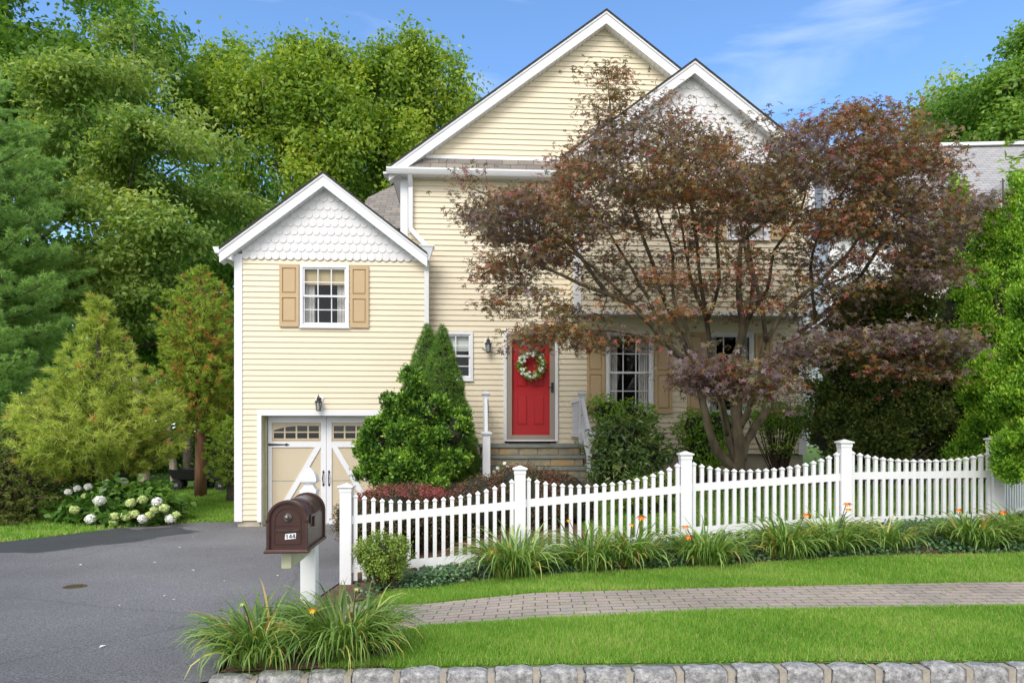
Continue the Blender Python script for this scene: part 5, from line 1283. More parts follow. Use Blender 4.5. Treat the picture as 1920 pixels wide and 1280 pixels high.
# red flush on top of the first mound
rtp = [o for o in C.objects if o.name.startswith('barberry_bush') and o.get('label', '').startswith('clipped')][0]; ob = Vector(rtp.location)
crown('red_tips', sub([LB(755, 921, 8.7, 74, 11, .5), LB(700, 930, 8.65, 38, 9, .35), LB(805, 925, 8.75, 40, 9, .35)], ob), 520, 13, .03, .028, M['barberry_top'], rtp, 55, flat=.6, lump=.0, nscale=3, shell=.3)

# hinoki cypress: clumps of fan sprays
def sprays(name, px, D, lobes, m, bark, label, seed, n, per, cr, ls, group=None, upb=.6, wid=.55, cat='tree', trunk_r=.06, tint=(0, 1), shell=.18, nscale=2.2, lump=.22, shape='lobed', core=.7, topz=None, split=0, sf_=.42, squash=1.0):
    x = XP(px, D); b_ = Vector((x, D, h(x, D) - .02)); rt = empty(name, b_, 0, label, cat, group); ll0 = ll = sub(lobes, b_)
    if split: ll = split_lobes(ll, split, sf_, seed, squash)
    rng = np.random.default_rng(seed); c, d, r, k = lobe_samples(rng, ll, n, shell)
    nv = np.array([nval(p, nscale, seed * .3) for p in c]); nv2 = np.array([nval(p, nscale * 2.6, seed * .7) for p in c])
    rad = np.array([min(ll[i][3], ll[i][5]) for i in k]); c = c + d * ((nv + nv2 * .6) * lump * rad)[:, None]
    keep = (nv + nv2 * .5) > -.42; c, d, nv2 = c[keep], d[keep], nv2[keep]; nn = len(c)
    off = rng.normal(size=(nn, per, 3)) * cr; pos_ = (c[:, None] + off).reshape(-1, 3); od = np.repeat(d, per, 0)
    dr = unit(od + np.array([0, 0, upb]) + rng.normal(size=pos_.shape) * .45)
    nm = unit(np.cross(dr, rng.normal(size=pos_.shape))) + od * .3
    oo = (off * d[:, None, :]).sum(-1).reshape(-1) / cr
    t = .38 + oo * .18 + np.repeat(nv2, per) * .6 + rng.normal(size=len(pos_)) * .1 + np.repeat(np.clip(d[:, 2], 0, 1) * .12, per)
    sz = ls * rng.uniform(.7, 1.25, len(pos_))
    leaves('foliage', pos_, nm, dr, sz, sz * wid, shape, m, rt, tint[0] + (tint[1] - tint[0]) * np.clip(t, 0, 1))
    zt = (max(l[2] + l[5] * .5 for l in ll)) if topz is None else topz
    tgs = [tuple(c[rng.integers(nn)] * np.array([.9, .9, 1])) for _ in range(24)]
    trunk('trunk', (0, 0, 0), (0, 0, zt), trunk_r, .01, tgs, bark, rt, seed, low=.08, rb=.3, lean=.05)
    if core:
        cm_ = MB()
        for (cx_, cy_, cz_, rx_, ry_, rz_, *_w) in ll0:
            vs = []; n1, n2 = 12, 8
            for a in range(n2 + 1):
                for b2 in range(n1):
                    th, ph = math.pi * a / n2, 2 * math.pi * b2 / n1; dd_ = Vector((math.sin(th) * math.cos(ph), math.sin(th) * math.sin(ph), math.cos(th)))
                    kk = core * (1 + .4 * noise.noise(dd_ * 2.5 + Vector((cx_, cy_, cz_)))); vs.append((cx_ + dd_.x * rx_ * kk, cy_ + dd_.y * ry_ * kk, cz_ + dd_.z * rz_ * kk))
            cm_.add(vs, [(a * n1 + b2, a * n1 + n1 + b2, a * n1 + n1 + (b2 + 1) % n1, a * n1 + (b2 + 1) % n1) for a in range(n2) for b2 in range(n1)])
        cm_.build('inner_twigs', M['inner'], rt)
    return rt
D_ = 10.3
sprays('hinoki_cypress', 772, D_, [LB(772, 725, D_, 26, 35), LB(745, 770, D_, 38, 40), LB(800, 770, D_, 40, 36), LB(715, 820, D_, 42, 40), LB(770, 820, D_ - .2, 45, 40), LB(845, 815, D_, 42, 40), LB(860, 790, D_, 28, 22), LB(700, 880, D_, 36, 38), LB(755, 880, D_ - .3, 48, 34), LB(815, 870, D_ - .1, 45, 30), LB(850, 855, D_, 34, 24), LB(690, 850, D_, 24, 34), LB(770, 905, D_ - .3, 70, 16)],
       M['hinoki'], M['bark'], 'ragged dark green cypress with fan sprays beside the garage door', 61, 3600, 16, .03, .045, trunk_r=.07, lump=.3, nscale=3.2, core=.5, split=10, sf_=.36, tint=(0, .9))
# dwarf spruces: smooth cones of tufts
def cone_tree(name, px, D, y_top, y_bot, rpx, m, label, seed, n, per, ls, group, cat='tree', lump=.07, wid=.16, shape='needle', power=.80):
    x = XP(px, D); zt = P(px, y_top, D).z; g0 = h(x, D); b_ = Vector((x, D, g0)); rt = empty(name, b_, 0, label, cat, group); H = zt - g0; Rr = rpx * D / F
    z0 = P(px, y_bot, D).z - g0
    rng = np.random.default_rng(seed); f = 1 - np.sqrt(rng.random(n)); f = np.where(rng.random(n) < .1, rng.random(n), f); a = rng.random(n) * 6.283
    rad = Rr * (1 - f) ** power * (.5 + .5 * np.minimum(1, (f * H + .35) / .7))
    px3 = np.stack([np.cos(a) * rad, np.sin(a) * rad, z0 + f * (H - z0)], -1); nv = np.array([nval(p, 3.2, seed) + .6 * nval(p, 8, seed) for p in px3])
    k_ = 1 + nv * lump * 2.2 - rng.random(n) ** 2 * .18; px3[:, 0] *= k_; px3[:, 1] *= k_
    d = unit(np.stack([np.cos(a), np.sin(a), np.full(n, .35)], -1)); pc = np.repeat(px3, per, 0) + rng.normal(size=(n * per, 3)) * .016
    dc = unit(np.repeat(d, per, 0) + rng.normal(size=(n * per, 3)) * .6)
    t = .45 + np.repeat(nv * .35 + rng.normal(size=n) * .12, per) + rng.normal(size=n * per) * .12
    leaves('foliage', pc, rng.normal(size=pc.shape), dc, ls * rng.uniform(.7, 1.2, n * per), ls * wid, shape, m, rt, t)
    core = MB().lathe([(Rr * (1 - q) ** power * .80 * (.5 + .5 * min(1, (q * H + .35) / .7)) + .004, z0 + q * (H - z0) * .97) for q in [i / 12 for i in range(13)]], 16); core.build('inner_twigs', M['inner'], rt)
    MB().tube([(0, 0, -.05), (0, 0, H * .5)], [.06, .03], 8).build('trunk', M['bark'], rt)
    return rt
cone_tree('dwarf_spruce', 801, 11.6, 607, 900, 88, M['spruce'], 'dense cone shaped dwarf spruce, left one of the pair behind the cypress', 62, 7500, 12, .045, 'pair of dwarf spruces')
cone_tree('dwarf_spruce', 829, 11.3, 609, 900, 80, M['spruce'], 'dense cone shaped dwarf spruce, right one of the pair, before the small window', 63, 7000, 12, .045, 'pair of dwarf spruces')

# shrubs by the house
shrub('green_shrub', 1160, 11.7, [LB(1140, 775, 11.7, 42, 36), LB(1185, 785, 11.7, 50, 36), LB(1150, 830, 11.7, 60, 50)], M['bright'], 'bright green shrub rising beside the right stair railing', 71, 800, 12, .05, .05, 'evergreen shrubs along the foundation', up=.6, core=.6, lump=.15, nscale=2)
shrub('green_shrub', 1325, 12.0, [LB(1310, 800, 12, 45, 35), LB(1345, 800, 12, 40, 34), LB(1320, 845, 12, 50, 40)], M['bright'], 'bright green shrub left of the red leaved tree trunk', 72, 700, 12, .05, .05, 'evergreen shrubs along the foundation', up=.6, core=.6, lump=.15, nscale=2)
shrub('green_shrub', 1460, 12.0, [LB(1440, 775, 12, 42, 30), LB(1490, 780, 12, 42, 34), LB(1460, 820, 12, 50, 36, wt=.3)], M['bright'], 'leggy green shrub right of the red leaved tree trunk', 73, 620, 11, .05, .045, 'evergreen shrubs along the foundation', up=.6, core=0, stems=60, lump=.2, nscale=2)
shrub('low_green_shrub', 1215, 9.3, [LB(1190, 925, 9.3, 45, 32), LB(1240, 920, 9.3, 42, 34)], M['box'], 'low rounded green shrub behind the second fence panel', 74, 900, 13, .03, .032, up=.5, core=.7, lump=.1, nscale=3)
sh = shrub('rhododendron_bush', 1170, 10.6, [LB(1170, 820, 10.6, 62, 46), LB(1130, 860, 10.5, 42, 40), LB(1205, 850, 10.6, 58, 46), LB(1160, 885, 10.5, 60, 30)], M['rhodo'], 'broad leaved rhododendron bush right of the front steps', 75, 620, 9, .05, .105, wid=.30, up=.5, core=.5, flat=.5, lump=.3, nscale=2.2)

# dark hedge and arborvitae at the right
HG = 'tall conifers at the right end of the garden'
sprays('dark_cedar', 1590, 11.2, [LB(1590, 640, 11.2, 75, 90), LB(1570, 740, 11.2, 70, 90), LB(1620, 800, 11.2, 80, 80), LB(1560, 820, 11, 50, 60)], M['yew'], M['bark'], 'brownish dark conifer right behind the red leaved tree', 81, 4600, 14, .055, .055, group=HG, core=.5, nscale=1.5, split=12, sf_=.4)
sprays('dark_cedar', 1700, 11.0, [LB(1690, 600, 11, 80, 80), LB(1710, 700, 11, 85, 90), LB(1690, 800, 11, 90, 80), LB(1720, 510, 11, 50, 60), LB(1775, 790, 11.2, 60, 100)], M['yew'], M['bark'], 'dark green conifer between the red leaved tree and the bright conifers', 82, 5000, 14, .055, .055, group=HG, core=.5, nscale=1.5, split=12, sf_=.4)
sprays('arborvitae', 1795, 12.0, [LB(1795, 370, 12, 17, 45, wt=3), LB(1795, 420, 12, 25, 45), LB(1795, 480, 12, 38, 60), LB(1795, 600, 12, 50, 90), LB(1800, 740, 12, 60, 110)], M['arbor'], M['bark'], 'slender bright conifer tip rising before the neighbouring roof', 83, 3600, 14, .04, .042, group=HG, upb=1.4, nscale=2.4, split=8, sf_=.4, squash=1.2)
sprays('arborvitae', 1880, 9.6, [LB(1900, 470, 9.6, 30, 110), LB(1880, 600, 9.6, 60, 120), LB(1865, 720, 9.6, 75, 110), LB(1845, 830, 9.6, 75, 70), LB(1860, 500, 9.8, 28, 60), LB(1858, 440, 9.8, 15, 50, wt=3), LB(1905, 380, 9.6, 15, 50, wt=3)], M['arbor'], M['bark'], 'broad bright green arborvitae behind the fence end', 84, 11000, 14, .038, .040, group=HG, upb=1.2, nscale=2.2, split=16, sf_=.36, squash=1.1, wid=.42, core=.4)
sprays('arborvitae', 1945, 8.0, [LB(1955, 620, 8, 60, 140), LB(1945, 740, 8, 75, 110), LB(1950, 850, 7.8, 70, 70)], M['arbor'], M['bark'], 'nearest lime green arborvitae hanging over the last fence post', 85, 12000, 14, .034, .036, group=HG, upb=1.1, nscale=2.4, split=18, sf_=.34, squash=1.1, wid=.42, core=.35)

# overhanging leafy branch of a tree outside the right edge
OB = empty('overhanging_tree', (5.2, 5.3, h(5.2, 5.3)), 0, 'leafy twigs with large oval leaves reaching in at the top right edge', 'tree'); oo_ = Vector(OB.location)
rg = random.Random(8); mb = MB(); pts = []; dd_ = []
mb.tube([(0, 0, 0), (.1, 0, 1.5), (0, .05, 3.2), (.1, 0, 4.4)], [.09, .07, .05, .02], 8)
for (x1, y1, x2, y2) in ((1990, 120, 1878, 170), (1990, 230, 1890, 275), (1990, 300, 1885, 300), (1985, 330, 1885, 322), (1985, 150, 1905, 150), (1990, 250, 1900, 310), (2000, 200, 1890, 185)):
    D1, D2 = 5.2, 4.9 + rg.random() * .3; a, b_ = P(x1, y1, D1) - oo_, P(x2, y2, D2) - oo_
    mb.tube(bez((0.05, 0, a.z * .8), a, (0, 0, .1), 4), [.02, .016, .013, .010, .008], 6); q = bez(a, b_, (0, 0, .04), 8); mb.tube(q, [.007 - .0006 * i for i in range(9)], 5)
    for i in range(1, 9):
        for s in (-1, 1):
            pts.append(q[i]); dd_.append(Vector((-.6, rg.uniform(-.5, .5), s * .5 + rg.uniform(-.5, .2))))
pts = np.array(pts); dd_ = np.array(dd_); rng = np.random.default_rng(9)
leaves('foliage', pts, np.array([.1, -.5, .9]) + rng.normal(size=pts.shape) * .45, dd_, .075 * rng.uniform(.7, 1.2, len(pts)), .036, 'leaf', M['oak'], OB, rng.uniform(.4, 1, len(pts)))
mb.build('branches', M['bark'], OB, smooth=True)

# ------------------------------------------------------------------ japanese maple
JM = empty('japanese_maple', (XP(1387, 9.7), 9.7, h(XP(1387, 9.7), 9.7) - .03), 0, 'spreading red leaved japanese maple with forked trunk in front of the house', 'tree'); jo = Vector(JM.location)
LIMB = [  # (px,py,dDepth) paths with start radius
    ([(1387, 905, 0), (1386, 850, 0), (1383, 790, 0), (1380, 735, -.05), (1376, 690, -.1), (1392, 620, -.1), (1386, 540, 0), (1392, 450, .2), (1410, 350, .4)], .125),
    ([(1383, 885, 0), (1345, 845, -.05), (1328, 800, -.1), (1314, 740, -.15), (1300, 690, -.3), (1250, 645, -.5), (1200, 585, -.7), (1140, 552, -.8), (1060, 520, -.9), (960, 470, -1.0)], .085),
    ([(1382, 870, 0), (1364, 815, .1), (1352, 750, .2), (1334, 690, .4), (1325, 600, .6), (1300, 540, .8), (1285, 470, 1.0), (1270, 380, 1.1)], .075),
    ([(1390, 860, 0), (1408, 810, .1), (1440, 765, .2), (1458, 705, .2), (1476, 650, .3), (1530, 600, .4), (1585, 555, .6), (1630, 490, .8), (1680, 400, .9)], .075),
    ([(1386, 800, 0), (1405, 765, -.2), (1425, 700, -.4), (1436, 640, -.6), (1480, 575, -.7), (1540, 525, -.8), (1610, 450, -.9), (1650, 350, -.7)], .06),
    ([(1300, 690, -.3), (1270, 615, -.1), (1238, 545, 0), (1215, 470, .1), (1180, 370, .2), (1150, 250, .2), (1140, 150, .2)], .045),
    ([(1376, 690, -.1), (1402, 600, .3), (1412, 520, .5), (1402, 440, .7), (1430, 330, .8), (1450, 260, .8)], .045),
    ([(1325, 600, .6), (1310, 500, .3), (1300, 400, .1), (1265, 300, 0), (1240, 210, 0)], .035),
    ([(1458, 705, .2), (1520, 660, -.3), (1600, 640, -.8), (1700, 640, -1.1), (1790, 660, -1.2)], .03),
    ([(1476, 650, .3), (1560, 590, .9), (1640, 480, 1.2), (1720, 360, 1.3), (1790, 290, 1.3)], .035),
    ([(1250, 645, -.5), (1160, 620, -1.0), (1060, 620, -1.3), (960, 640, -1.4)], .028),
    ([(1140, 552, -.8), (1060, 450, -.5), (980, 400, -.4), (880, 350, -.3)], .03),
    ([(1364, 815, -.2), (1350, 740, -.8), (1340, 700, -1.2), (1400, 690, -1.4)], .025),
    ([(1300, 690, -.3), (1290, 620, -.5), (1262, 560, -.4), (1262, 480, -.3), (1235, 400, -.2), (1210, 300, -.2)], .034),
    ([(1325, 600, .6), (1348, 530, .2), (1345, 450, -.2), (1352, 360, -.3), (1340, 270, -.2)], .032),
    ([(1402, 600, .3), (1440, 540, .0), (1452, 470, -.2), (1500, 400, -.3), (1520, 300, -.2)], .032),
    ([(1436, 640, -.6), (1425, 560, -.8), (1400, 480, -.9), (1385, 390, -.8), (1370, 300, -.6)], .034),
    ([(1250, 645, -.5), (1215, 560, -.3), (1170, 480, -.1), (1120, 400, 0), (1080, 330, .1)], .028),
    ([(1530, 600, .4), (1520, 500, .2), (1545, 420, 0), (1600, 330, -.2)], .026),
    ([(1200, 585, -.7), (1110, 500, -.9), (1010, 440, -1.0), (930, 400, -1.0)], .022),
    ([(1392, 450, .2), (1480, 380, 0), (1560, 290, 0), (1620, 220, 0)], .03),
]
mb = MB(); nodes = []
for path, r0 in LIMB:
    pts = [P(a, b_, 9.7 + c) - jo for a, b_, c in path]
    # smooth subdivide
    q = []
    for i in range(len(pts) - 1):
        p0, p1, p2, p3 = pts[max(0, i - 1)], pts[i], pts[i + 1], pts[min(len(pts) - 1, i + 2)]
        for t in (0, .33, .66):
            q.append(.5 * ((2 * p1) + (p2 - p0) * t + (2 * p0 - 5 * p1 + 4 * p2 - p3) * t * t + (3 * p1 - p0 - 3 * p2 + p3) * t ** 3))
    q.append(pts[-1]); n = len(q); q = [p + Vector((nval(p, 6, 1), nval(p, 6, 2), nval(p, 6, 3))) * .025 if 0 < i else p for i, p in enumerate(q)]
    r0 *= .74; mb.tube(q, [(r0 * (1 - i / n) ** .8 + .006) * (1 + .16 * nval(q[i], 9, 5)) + (.04 * r0 / .125 if i == 0 else 0) for i in range(n)], 10)
    nodes += [(q[i], r0 * (1 - i / n) ** .85 + .006) for i in range(n // 4, n)]
OUT = [(845, 322), (882, 315), (900, 345), (990, 362), (1030, 345), (1035, 300), (1095, 270), (1100, 225), (1098, 140), (1140, 123), (1168, 150), (1180, 205), (1240, 176), (1275, 190), (1300, 225), (1350, 240), (1385, 222), (1430, 220), (1480, 250), (1510, 225), (1560, 205), (1650, 190), (1720, 205), (1745, 250), (1805, 290), (1770, 335), (1800, 375), (1865, 368), (1840, 410), (1800, 450), (1790, 520), (1700, 560), (1600, 590), (1590, 640), (1500, 640), (1480, 590), (1400, 600), (1290, 590), (1260, 640), (1240, 660), (1130, 660), (1040, 640), (1020, 660), (930, 682), (925, 660), (960, 620), (885, 600), (905, 560), (950, 535), (885, 520), (930, 480), (920, 440), (860, 400), (850, 360)]
def inpoly(x, y, P_):
    c = False; j = len(P_) - 1
    for i in range(len(P_)):
        if (P_[i][1] > y) != (P_[j][1] > y) and x < (P_[j][0] - P_[i][0]) * (y - P_[i][1]) / (P_[j][1] - P_[i][1]) + P_[i][0]: c = not c
        j = i
    return c
rg = random.Random(77); CL = []
def dens(x, y):
    d = 1.0
    if y > 430 and 1080 < x < 1560: d = .27
    if y > 540: d = min(d, .55)
    if y > 560 and 1080 < x < 1600: d = .18
    if y < 340 and x < 1060: d = .6
    if y > 450 and x > 1560: d = .8
    if y < 260: d = .7
    if x < 1000 and y > 585: d = .12
    if 895 < x < 935 and y > 590: d = 0
    if x < 1180 and y < 240: d = .5
    return d
while len(CL) < 2050:
    x, y = rg.uniform(840, 1870), rg.uniform(120, 685)
    if not inpoly(x, y, OUT) or rg.random() > dens(x, y): continue
    nz_ = noise.noise(Vector((x / 55, y / 26, 3.3)))
    if nz_ < -.13: continue
    Rr = 2.3 * math.sqrt(max(.05, 1 - ((x - 1360) / 560) ** 2)) * (.6 + .4 * min(1, (y - 100) / 200))
    D = 9.7 + rg.uniform(-1, 1) * Rr * .85
    # keep distant-plane size by converting at its own depth
    CL.append((P(x, y, D) - jo, rg.random(), x, y))
for (x0, y0, x1, y1, ry, n, dd) in ((1290, 690, 1470, 715, 36, 85, -1.5), (1500, 640, 1690, 655, 30, 70, -1.2), (1650, 625, 1815, 650, 26, 60, -1.4), (1640, 690, 1790, 680, 28, 45, -1.4), (1340, 735, 1400, 740, 14, 14, -1.6), (970, 640, 1070, 610, 14, 26, -1.4), (1480, 690, 1500, 660, 24, 24, -1.2), (1290, 720, 1330, 700, 20, 18, -1.4)):
    for _ in range(n):
        t = rg.random(); x = x0 + (x1 - x0) * t; y = y0 + (y1 - y0) * t + rg.gauss(0, .5) * ry; CL.append((P(x, y, 9.7 + dd + rg.uniform(-.5, .5)) - jo, rg.random(), x, y))
# twigs from nearest limb nodes
NP = np.array([tuple(a[0]) for a in nodes]); NR = [a[1] for a in nodes]
order = sorted(range(len(CL)), key=lambda i: float(np.min(np.linalg.norm(NP - np.array(CL[i][0]), axis=1))))
ND = [tuple(a) for a in NP]; NDR = list(NR); NA = np.array(ND)
for c_i, i in enumerate(order):
    p = CL[i][0]; dist = np.linalg.norm(NA - np.array(p), axis=1); j = int(np.argmin(dist)); r = min(.012, NDR[j] * .6)
    if dist[j] < .12: continue
    a = Vector(ND[j]); q = bez(a, p, (0, 0, -.08 * dist[j]), 3)
    mb.tube(q, [max(.003, r * (1 - .2 * k)) for k in range(4)], 4, cap=False)
    for k in (1, 2, 3): ND.append(tuple(q[k])); NDR.append(max(.003, r * (1 - .2 * k)))
    if c_i % 20 == 0: NA = np.array(ND)
    else: NA = np.vstack([NA, np.array(ND[-3:])])
mb.build('trunk', M['bark_maple'], JM, smooth=True)
rng = np.random.default_rng(5); per = 25
cc = np.array([tuple(c[0]) for c in CL]); n = len(cc)
yy = np.array([c[3] for c in CL]); xx = np.array([c[2] for c in CL])
nv = np.array([noise.noise(Vector(c[0]) * .9) for c in CL]); nv2 = np.array([noise.noise(Vector(c[0]) * 2.1 + Vector((7, 1, 3))) for c in CL])
off = rng.normal(size=(n, per, 3)) * np.array([.16, .16, .05]); pc = (cc[:, None] + off).reshape(-1, 3)
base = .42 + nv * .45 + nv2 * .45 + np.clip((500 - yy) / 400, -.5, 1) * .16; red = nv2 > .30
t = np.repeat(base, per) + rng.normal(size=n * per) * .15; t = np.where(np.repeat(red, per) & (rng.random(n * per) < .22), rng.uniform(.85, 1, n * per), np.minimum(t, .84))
nm = np.array([0, -.42, .85]) + rng.normal(size=pc.shape) * .5; dr = np.repeat(unit(off.mean(1)), per, 0) * .2 + rng.normal(size=pc.shape) * np.array([1, 1, .3]) + np.array([0, 0, -.25])
sz = .057 * rng.uniform(.65, 1.2, len(pc))
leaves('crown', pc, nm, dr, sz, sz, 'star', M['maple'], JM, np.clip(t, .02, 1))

# ------------------------------------------------------------------ daylilies
def lily(name, x, y, seed, nb, L_, label, group, flowers=(), spread=.22, width=.011):
    rt = empty(name, (x, y, h(x, y)), 0, label, 'plant', group); rng = np.random.default_rng(seed)
    K = 6; V = []; I = []; T = []
    for i in range(nb):
        a = rng.random() * 6.283; rb = spread * math.sqrt(rng.random()); bx_, by_ = math.cos(a) * rb * .6, math.sin(a) * rb * .6
        a2 = a + rng.normal() * .6; ln = L_ * rng.uniform(.55, 1.15); lean = rng.uniform(.15, 1.1) + rb * .8; bend = rng.uniform(.9, 2.5)
        w = width * rng.uniform(.7, 1.3); t = rng.normal(.42, .24) if rng.random() > .04 else rng.uniform(.88, 1)
        p = np.array([bx_, by_, 0.0]); el = math.pi / 2 - lean * .5; k0 = len(V); sd_ = np.array([-math.sin(a2), math.cos(a2), 0]); tw = rng.normal() * .5
        for j in range(K + 1):
            s = j / K; ww_ = w * (1 - s ** 2.2) * (.75 + .5 * min(1, s * 3)) + .0004
            e = el - bend * s * s; d = np.array([math.cos(a2) * math.cos(e), math.sin(a2) * math.cos(e), math.sin(e)])
            if j: p = p + d * ln / K
            if p[2] < .01: p[2] = .01
            nn_ = np.cross(sd_, d); s2 = sd_ * math.cos(tw * s) + nn_ * math.sin(tw * s)
            V += [p - s2 * ww_ / 2 * 1.4, p + s2 * ww_ / 2 * 1.4]; T += [t, t]
            if j: b0 = k0 + (j - 1) * 2; I += [b0, b0 + 1, b0 + 3, b0 + 2]
    np_mesh('leaves', np.array(V), np.array(I), 4, M['lily'], rt, np.array(T))
    for fi, (fx, fz, m, r_) in enumerate(flowers):
        fy = -.12; st = MB(); st.tube(bez((fx * .3, 0, 0), (fx, fy, fz), (0, 0, .1), 6), [.004] * 7, 5); st.build('flower_stem', M['twig'], rt)
        k = 6; an = np.arange(k) * 1.047; c = np.tile(np.array([[fx, fy, fz]]), (k, 1))
        leaves('flower', c, np.stack([np.cos(an), np.sin(an), np.full(k, 1.2)], -1), np.stack([np.cos(an), np.sin(an) * .8 - .3, np.full(k, .55)], -1), r_, r_ * .42, 'leaf', m, rt, np.zeros(k))
    return rt
LG = 'daylily clumps along the fence and mailbox'
Yl, Or = M['petal_y'], M['petal_o']
lily('daylily_clump', XP(486, 4.25), 4.28, 91, 680, .50, 'daylily clump spilling left of the mailbox post', LG, [(-.07, .40, M['petal_g'], .03)], .30, .0095)
lily('daylily_clump', XP(645, 4.3), 4.33, 92, 700, .53, 'daylily clump right of the mailbox post', LG, [(-.17, .33, Yl, .04), (.10, .46, M['petal_g'], .028)], .30, .0095)
for i, (px_, D_, L_, nb, fl_, lab) in enumerate([
    (965, 6.98, .62, 300, [(-.22, .30, Yl, .06)], 'tall daylily clump below the second fence post'),
    (1110, 7.05, .56, 210, [(-.25, .52, M['petal_y'], .035)], 'thin daylily clump left of the small orange bloom'),
    (1180, 7.1, .50, 200, [(.10, .52, Or, .07), (.0, .44, Yl, .04)], 'daylily clump with an orange bloom before the second fence panel'),
    (1325, 7.0, .50, 260, [(-.22, .30, Or, .06), (-.25, .40, Or, .05)], 'daylily clump right of the third fence post'),
    (1475, 7.15, .52, 250, [(.15, .46, Or, .06), (.02, .22, Yl, .04)], 'wide daylily clump before the middle of the third panel'),
    (1560, 7.3, .50, 220, [(.10, .52, Or, .06), (.11, .46, Yl, .05)], 'daylily clump with blooms at the fourth fence post'),
    (1660, 7.35, .42, 170, [], 'flowerless daylily clump before the fourth panel'),
    (1825, 7.25, .50, 260, [(-.24, .42, Or, .05), (.22, .40, Or, .06)], 'daylily clump next to the last fence post'),
    (1925, 7.35, .52, 220, [], 'daylily clump cut by the right edge')]):
    lily('daylily_clump', XP(px_, D_), D_, 100 + i, int(nb * 1.4), L_ * 1.08, lab, LG, fl_, .36, .013)
# ground cover along the fence
rng = np.random.default_rng(33); gx_ = []; 
n = 26000; X_ = rng.uniform(-1.6, 6.4, n); f_ = rng.random(n); Yf = 7.52 + .133 * (X_); Yn = np.array([bedE(a) + .12 for a in X_])
dn = np.interp(X_, [-1.6, -1.2, -.9, .1, .6, 2.0, 6.4], [0, .5, 1, 1, .8, .8, 1]); kp = rng.random(n) < dn * (.4 + .6 * (np.sin(X_ * 4.1) > -.6)); X_, f_, Yf, Yn = X_[kp], f_[kp], Yf[kp], Yn[kp]
Y_ = Yn + (Yf - Yn) * f_; Z_ = hv(X_, Y_) + rng.random(len(X_)) * .13 * np.minimum(1, f_ * 3 + .25)
leaves('groundcover', np.stack([X_, Y_, Z_], -1), np.array([0, -.3, 1]) + rng.normal(size=(len(X_), 3)) * .5, rng.normal(size=(len(X_), 3)), .05 * rng.uniform(.6, 1.2, len(X_)), .03, 'leaf', M['ivy'], None, rng.random(len(X_)))
tag([o for o in C.objects if o.name == 'groundcover'][0], 'glossy dark green groundcover along the foot of the fence', 'groundcover', kind='stuff')

# lawns
def blades(x0, x1, ylo, yhi, n, hh, w, rng, keep=None):
    X_ = rng.uniform(x0, x1, n); lo = np.array([ylo(a) for a in X_]) if callable(ylo) else np.full(n, ylo); hi = np.array([yhi(a) for a in X_]) if callable(yhi) else np.full(n, yhi)
    Y_ = lo + (hi - lo) * rng.random(n)
    if keep is not None: k = keep(X_, Y_); X_, Y_ = X_[k], Y_[k]
    return X_, Y_, np.full(len(X_), hh), np.full(len(X_), w)
rng = np.random.default_rng(44); parts = []
parts.append(blades(-1.15, 4.2, lambda x: 4.07, lambda x: walkN(x) + .03, 150000, .042, .0055, rng, lambda X, Y: (X > -.95 + .25 * np.sin(Y * 9)) | (rng.random(len(X)) < .05)))
parts.append(blades(-1.5, 5.6, lambda x: walkF(x) - .02, lambda x: bedE(x) + .06, 120000, .045, .007, rng, lambda X, Y: X > -1.25))
parts.append(blades(.9, 7.5, lambda x: 7.75 + .14 * x, lambda x: 11.1, 60000, .055, .012, rng))
parts.append(blades(-11, -4.0, lambda x: 8.5, lambda x: 19, 90000, .07, .018, rng, lambda X, Y: ~((X > np.array([driveL(b) for b in Y])) & (Y < 13.05))))
parts.append(blades(-6.9, -4.8, lambda x: 13.02, lambda x: 17, 40000, .06, .016, rng))
kx = rng.uniform(-1.2, 5.6, 420); ky = 5.1 + .10 * rng.integers(0, 10, 420) + rng.normal(size=420) * .006
kx, ky = np.repeat(kx, 9) + rng.normal(size=3780) * .022, np.repeat(ky, 9) + rng.normal(size=3780) * .007
parts.append((kx, ky + 0, np.full(3780, .018), np.full(3780, .006)))
X_ = np.concatenate([p[0] for p in parts]); Y_ = np.concatenate([p[1] for p in parts]); Hh = np.concatenate([p[2] for p in parts]); Wd = np.concatenate([p[3] for p in parts]); n = len(X_)
nvx = np.sin(X_ * 3.1 + np.sin(Y_ * 5)) * .5 + np.sin(Y_ * 7.3 + X_ * 1.7) * .3 + np.sin(X_ * 11 + Y_ * 13) * .2
Cn = np.stack([X_, Y_, hv(X_, Y_) + .002], -1); Dn = np.array([0, 0, 1.]) + rng.normal(size=(n, 3)) * .42; Nn = rng.normal(size=(n, 3)) + np.array([0, -1.2, 0])
leaves('lawn_grass', Cn, Nn, Dn, Hh * rng.uniform(.5, 1.3, n), Wd, 'needle', M['grass'], None, np.where(rng.random(n) < .05 + .05 * (nvx > .45), .98, .45 + nvx * .22 + rng.normal(size=n) * .26))
tag([o for o in C.objects if o.name == 'lawn_grass'][0], 'short bright green lawn grass', 'grass', kind='stuff')

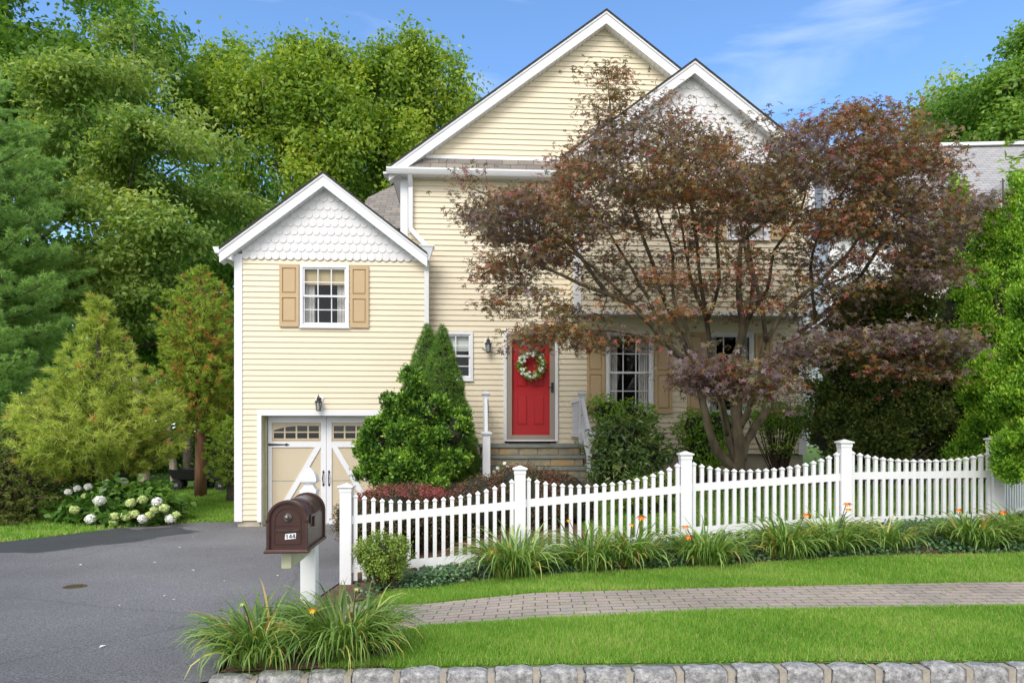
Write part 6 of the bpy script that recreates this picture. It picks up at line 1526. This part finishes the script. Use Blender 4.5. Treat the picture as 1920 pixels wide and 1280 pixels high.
# ------------------------------------------------------------------ small things
def cart(px, D, label, rz):
    x = XP(px, D); rt = empty('garden_cart', (x, D, h(x, D)), rz, label, 'cart', 'black garden carts under the trees')
    t = MB(); t.add([(-.40, -.22, .30), (.40, -.22, .30), (.40, .22, .30), (-.40, .22, .30), (-.52, -.32, .56), (.52, -.32, .56), (.52, .32, .56), (-.52, .32, .56), (-.49, -.29, .56), (.49, -.29, .56), (.49, .29, .56), (-.49, .29, .56), (-.38, -.2, .33), (.38, -.2, .33), (.38, .2, .33), (-.38, .2, .33)],
        [(3, 2, 1, 0), (0, 1, 5, 4), (1, 2, 6, 5), (2, 3, 7, 6), (3, 0, 4, 7), (4, 5, 9, 8), (5, 6, 10, 9), (6, 7, 11, 10), (7, 4, 8, 11), (8, 9, 13, 12), (9, 10, 14, 13), (10, 11, 15, 14), (11, 8, 12, 15), (12, 13, 14, 15)])
    t.build('tub', M['rubber'], rt)
    f = MB(); f.beam((-.38, 0, .27), (.38, 0, .27), .05, .04); f.beam((-.3, -.26, .17), (-.3, .26, .17), .03, .03); f.beam((.3, -.26, .17), (.3, .26, .17), .03, .03); f.beam((-.3, 0, .17), (-.3, 0, .27), .04, .04); f.beam((.3, 0, .17), (.3, 0, .27), .04, .04)
    f.tube([(.3, 0, .2), (.62, 0, .3), (.85, 0, .62)], [.015] * 3, 6); f.beam((.85, -.12, .62), (.85, .12, .62), .03, .03); f.build('frame', M['black'], rt)
    for sx_ in (-.3, .3):
        for sy_ in (-.28, .28):
            w = MB(); vs = []
            for yy_ in (-.035, .035):
                for j in range(16): vs.append((sx_ + .15 * math.cos(j * math.pi / 8), sy_ + yy_, .155 + .15 * math.sin(j * math.pi / 8)))
            w.add(vs, [(j, (j + 1) % 16, 16 + (j + 1) % 16, 16 + j) for j in range(16)] + [tuple(range(16))[::-1], tuple(range(16, 32))]); wo2 = w.build('wheel', M['rubber'], rt)
            hb_ = MB(); hb_.beam((sx_, sy_ - .038, .155), (sx_, sy_ + .038, .155), .09, .09); hb_.build('hub', M['metal_grey'], wo2)
cart(358, 18.5, 'black garden cart left of the reddish cedar trunk', R(12)); cart(405, 18.5, 'black garden cart between cedar trunk and garage corner', R(-8))
x_, y_ = -4.55, 7.1
CV = empty('cleanout_cover', (x_, y_, h(x_, y_) + .007), 0, 'small round rusty cover set in the driveway asphalt', 'cover')
MB().lathe([(.11, 0), (.11, .006), (.085, .006), (.085, .002), (.01, .002)], 24).build('cover_rim', M['mulch'], CV); MB().lathe([(.08, .0022), (.08, .005), (.02, .008)], 20).build('cover_lid', M['pewter'], CV)
rg = random.Random(21); lf0 = None
for (px_, py_) in ((337, 1027), (449, 1051), (192, 1214), (309, 1118), (325, 1125), (362, 1070), (401, 1026), (225, 1136), (362, 1007), (150, 1060), (520, 1080), (290, 1055), (420, 1090)):
    D = 6
    for _ in range(12):
        z = h(XP(px_, D), D) - EYE; D = -z * F / (py_ - HY)
    if lf0 is None:
        mb = MB(); mb.add([(-.022, 0, .002), (0, -.012, .006), (.024, 0, .003), (0, .012, .008)], [(0, 1, 2, 3)]); lf0 = mb.build('fallen_petal', M['petal_w']); tag(lf0, 'tiny pale fallen petal lying on the dark driveway', 'petal', 'fallen petals on the driveway'); o = lf0
    else: o = lf0.copy(); C.objects.link(o)
    o.location = (XP(px_, D), D, h(XP(px_, D), D) + .008); o.rotation_euler = (0, 0, rg.uniform(0, 6)); s = rg.uniform(.7, 1.5); o.scale = (s, s, s)
# white garden lamp behind the second panel
GL = empty('garden_lamp', (XP(1293, 8.6), 8.6, h(XP(1293, 8.6), 8.6)), 0, 'small clear globe garden lamp behind the third fence post', 'lamp')
MB().tube([(0, 0, -.05), (0, 0, .32)], [.012, .012], 8).build('stake', M['metal_grey'], GL)
MB().lathe([(.02, .30), (.065, .33), (.085, .38), (.075, .43), (.04, .46), (.01, .47)], 16).build('globe', M['lglass'], GL, smooth=True)
# white flowers by the steps
WF = empty('white_flower_plant', (XP(935, 11.0), 11.0, h(XP(935, 11), 11.0)), 0, 'small white flowering plant at the foot of the front steps', 'plant'); wo3 = Vector(WF.location)
crown('foliage', sub([LB(940, 890, 11, 22, 18, .15)], wo3), 60, 10, .03, .04, M['bright'], WF, 95)
for i, (a_, b2) in enumerate(((926, 884), (933, 877), (938, 883), (946, 868), (953, 874), (930, 890), (943, 889))):
    p = P(a_, b2, 10.85) - wo3; k = 6; an = np.arange(k) * 1.047
    leaves('blossom', np.tile(np.array([tuple(p)]), (k, 1)), np.tile(np.array([[0, -1, .4]]), (k, 1)), np.stack([np.cos(an), np.full(k, -.2), np.sin(an)], -1), .035, .03, 'leaf', M['petal_w'], WF, np.zeros(k))
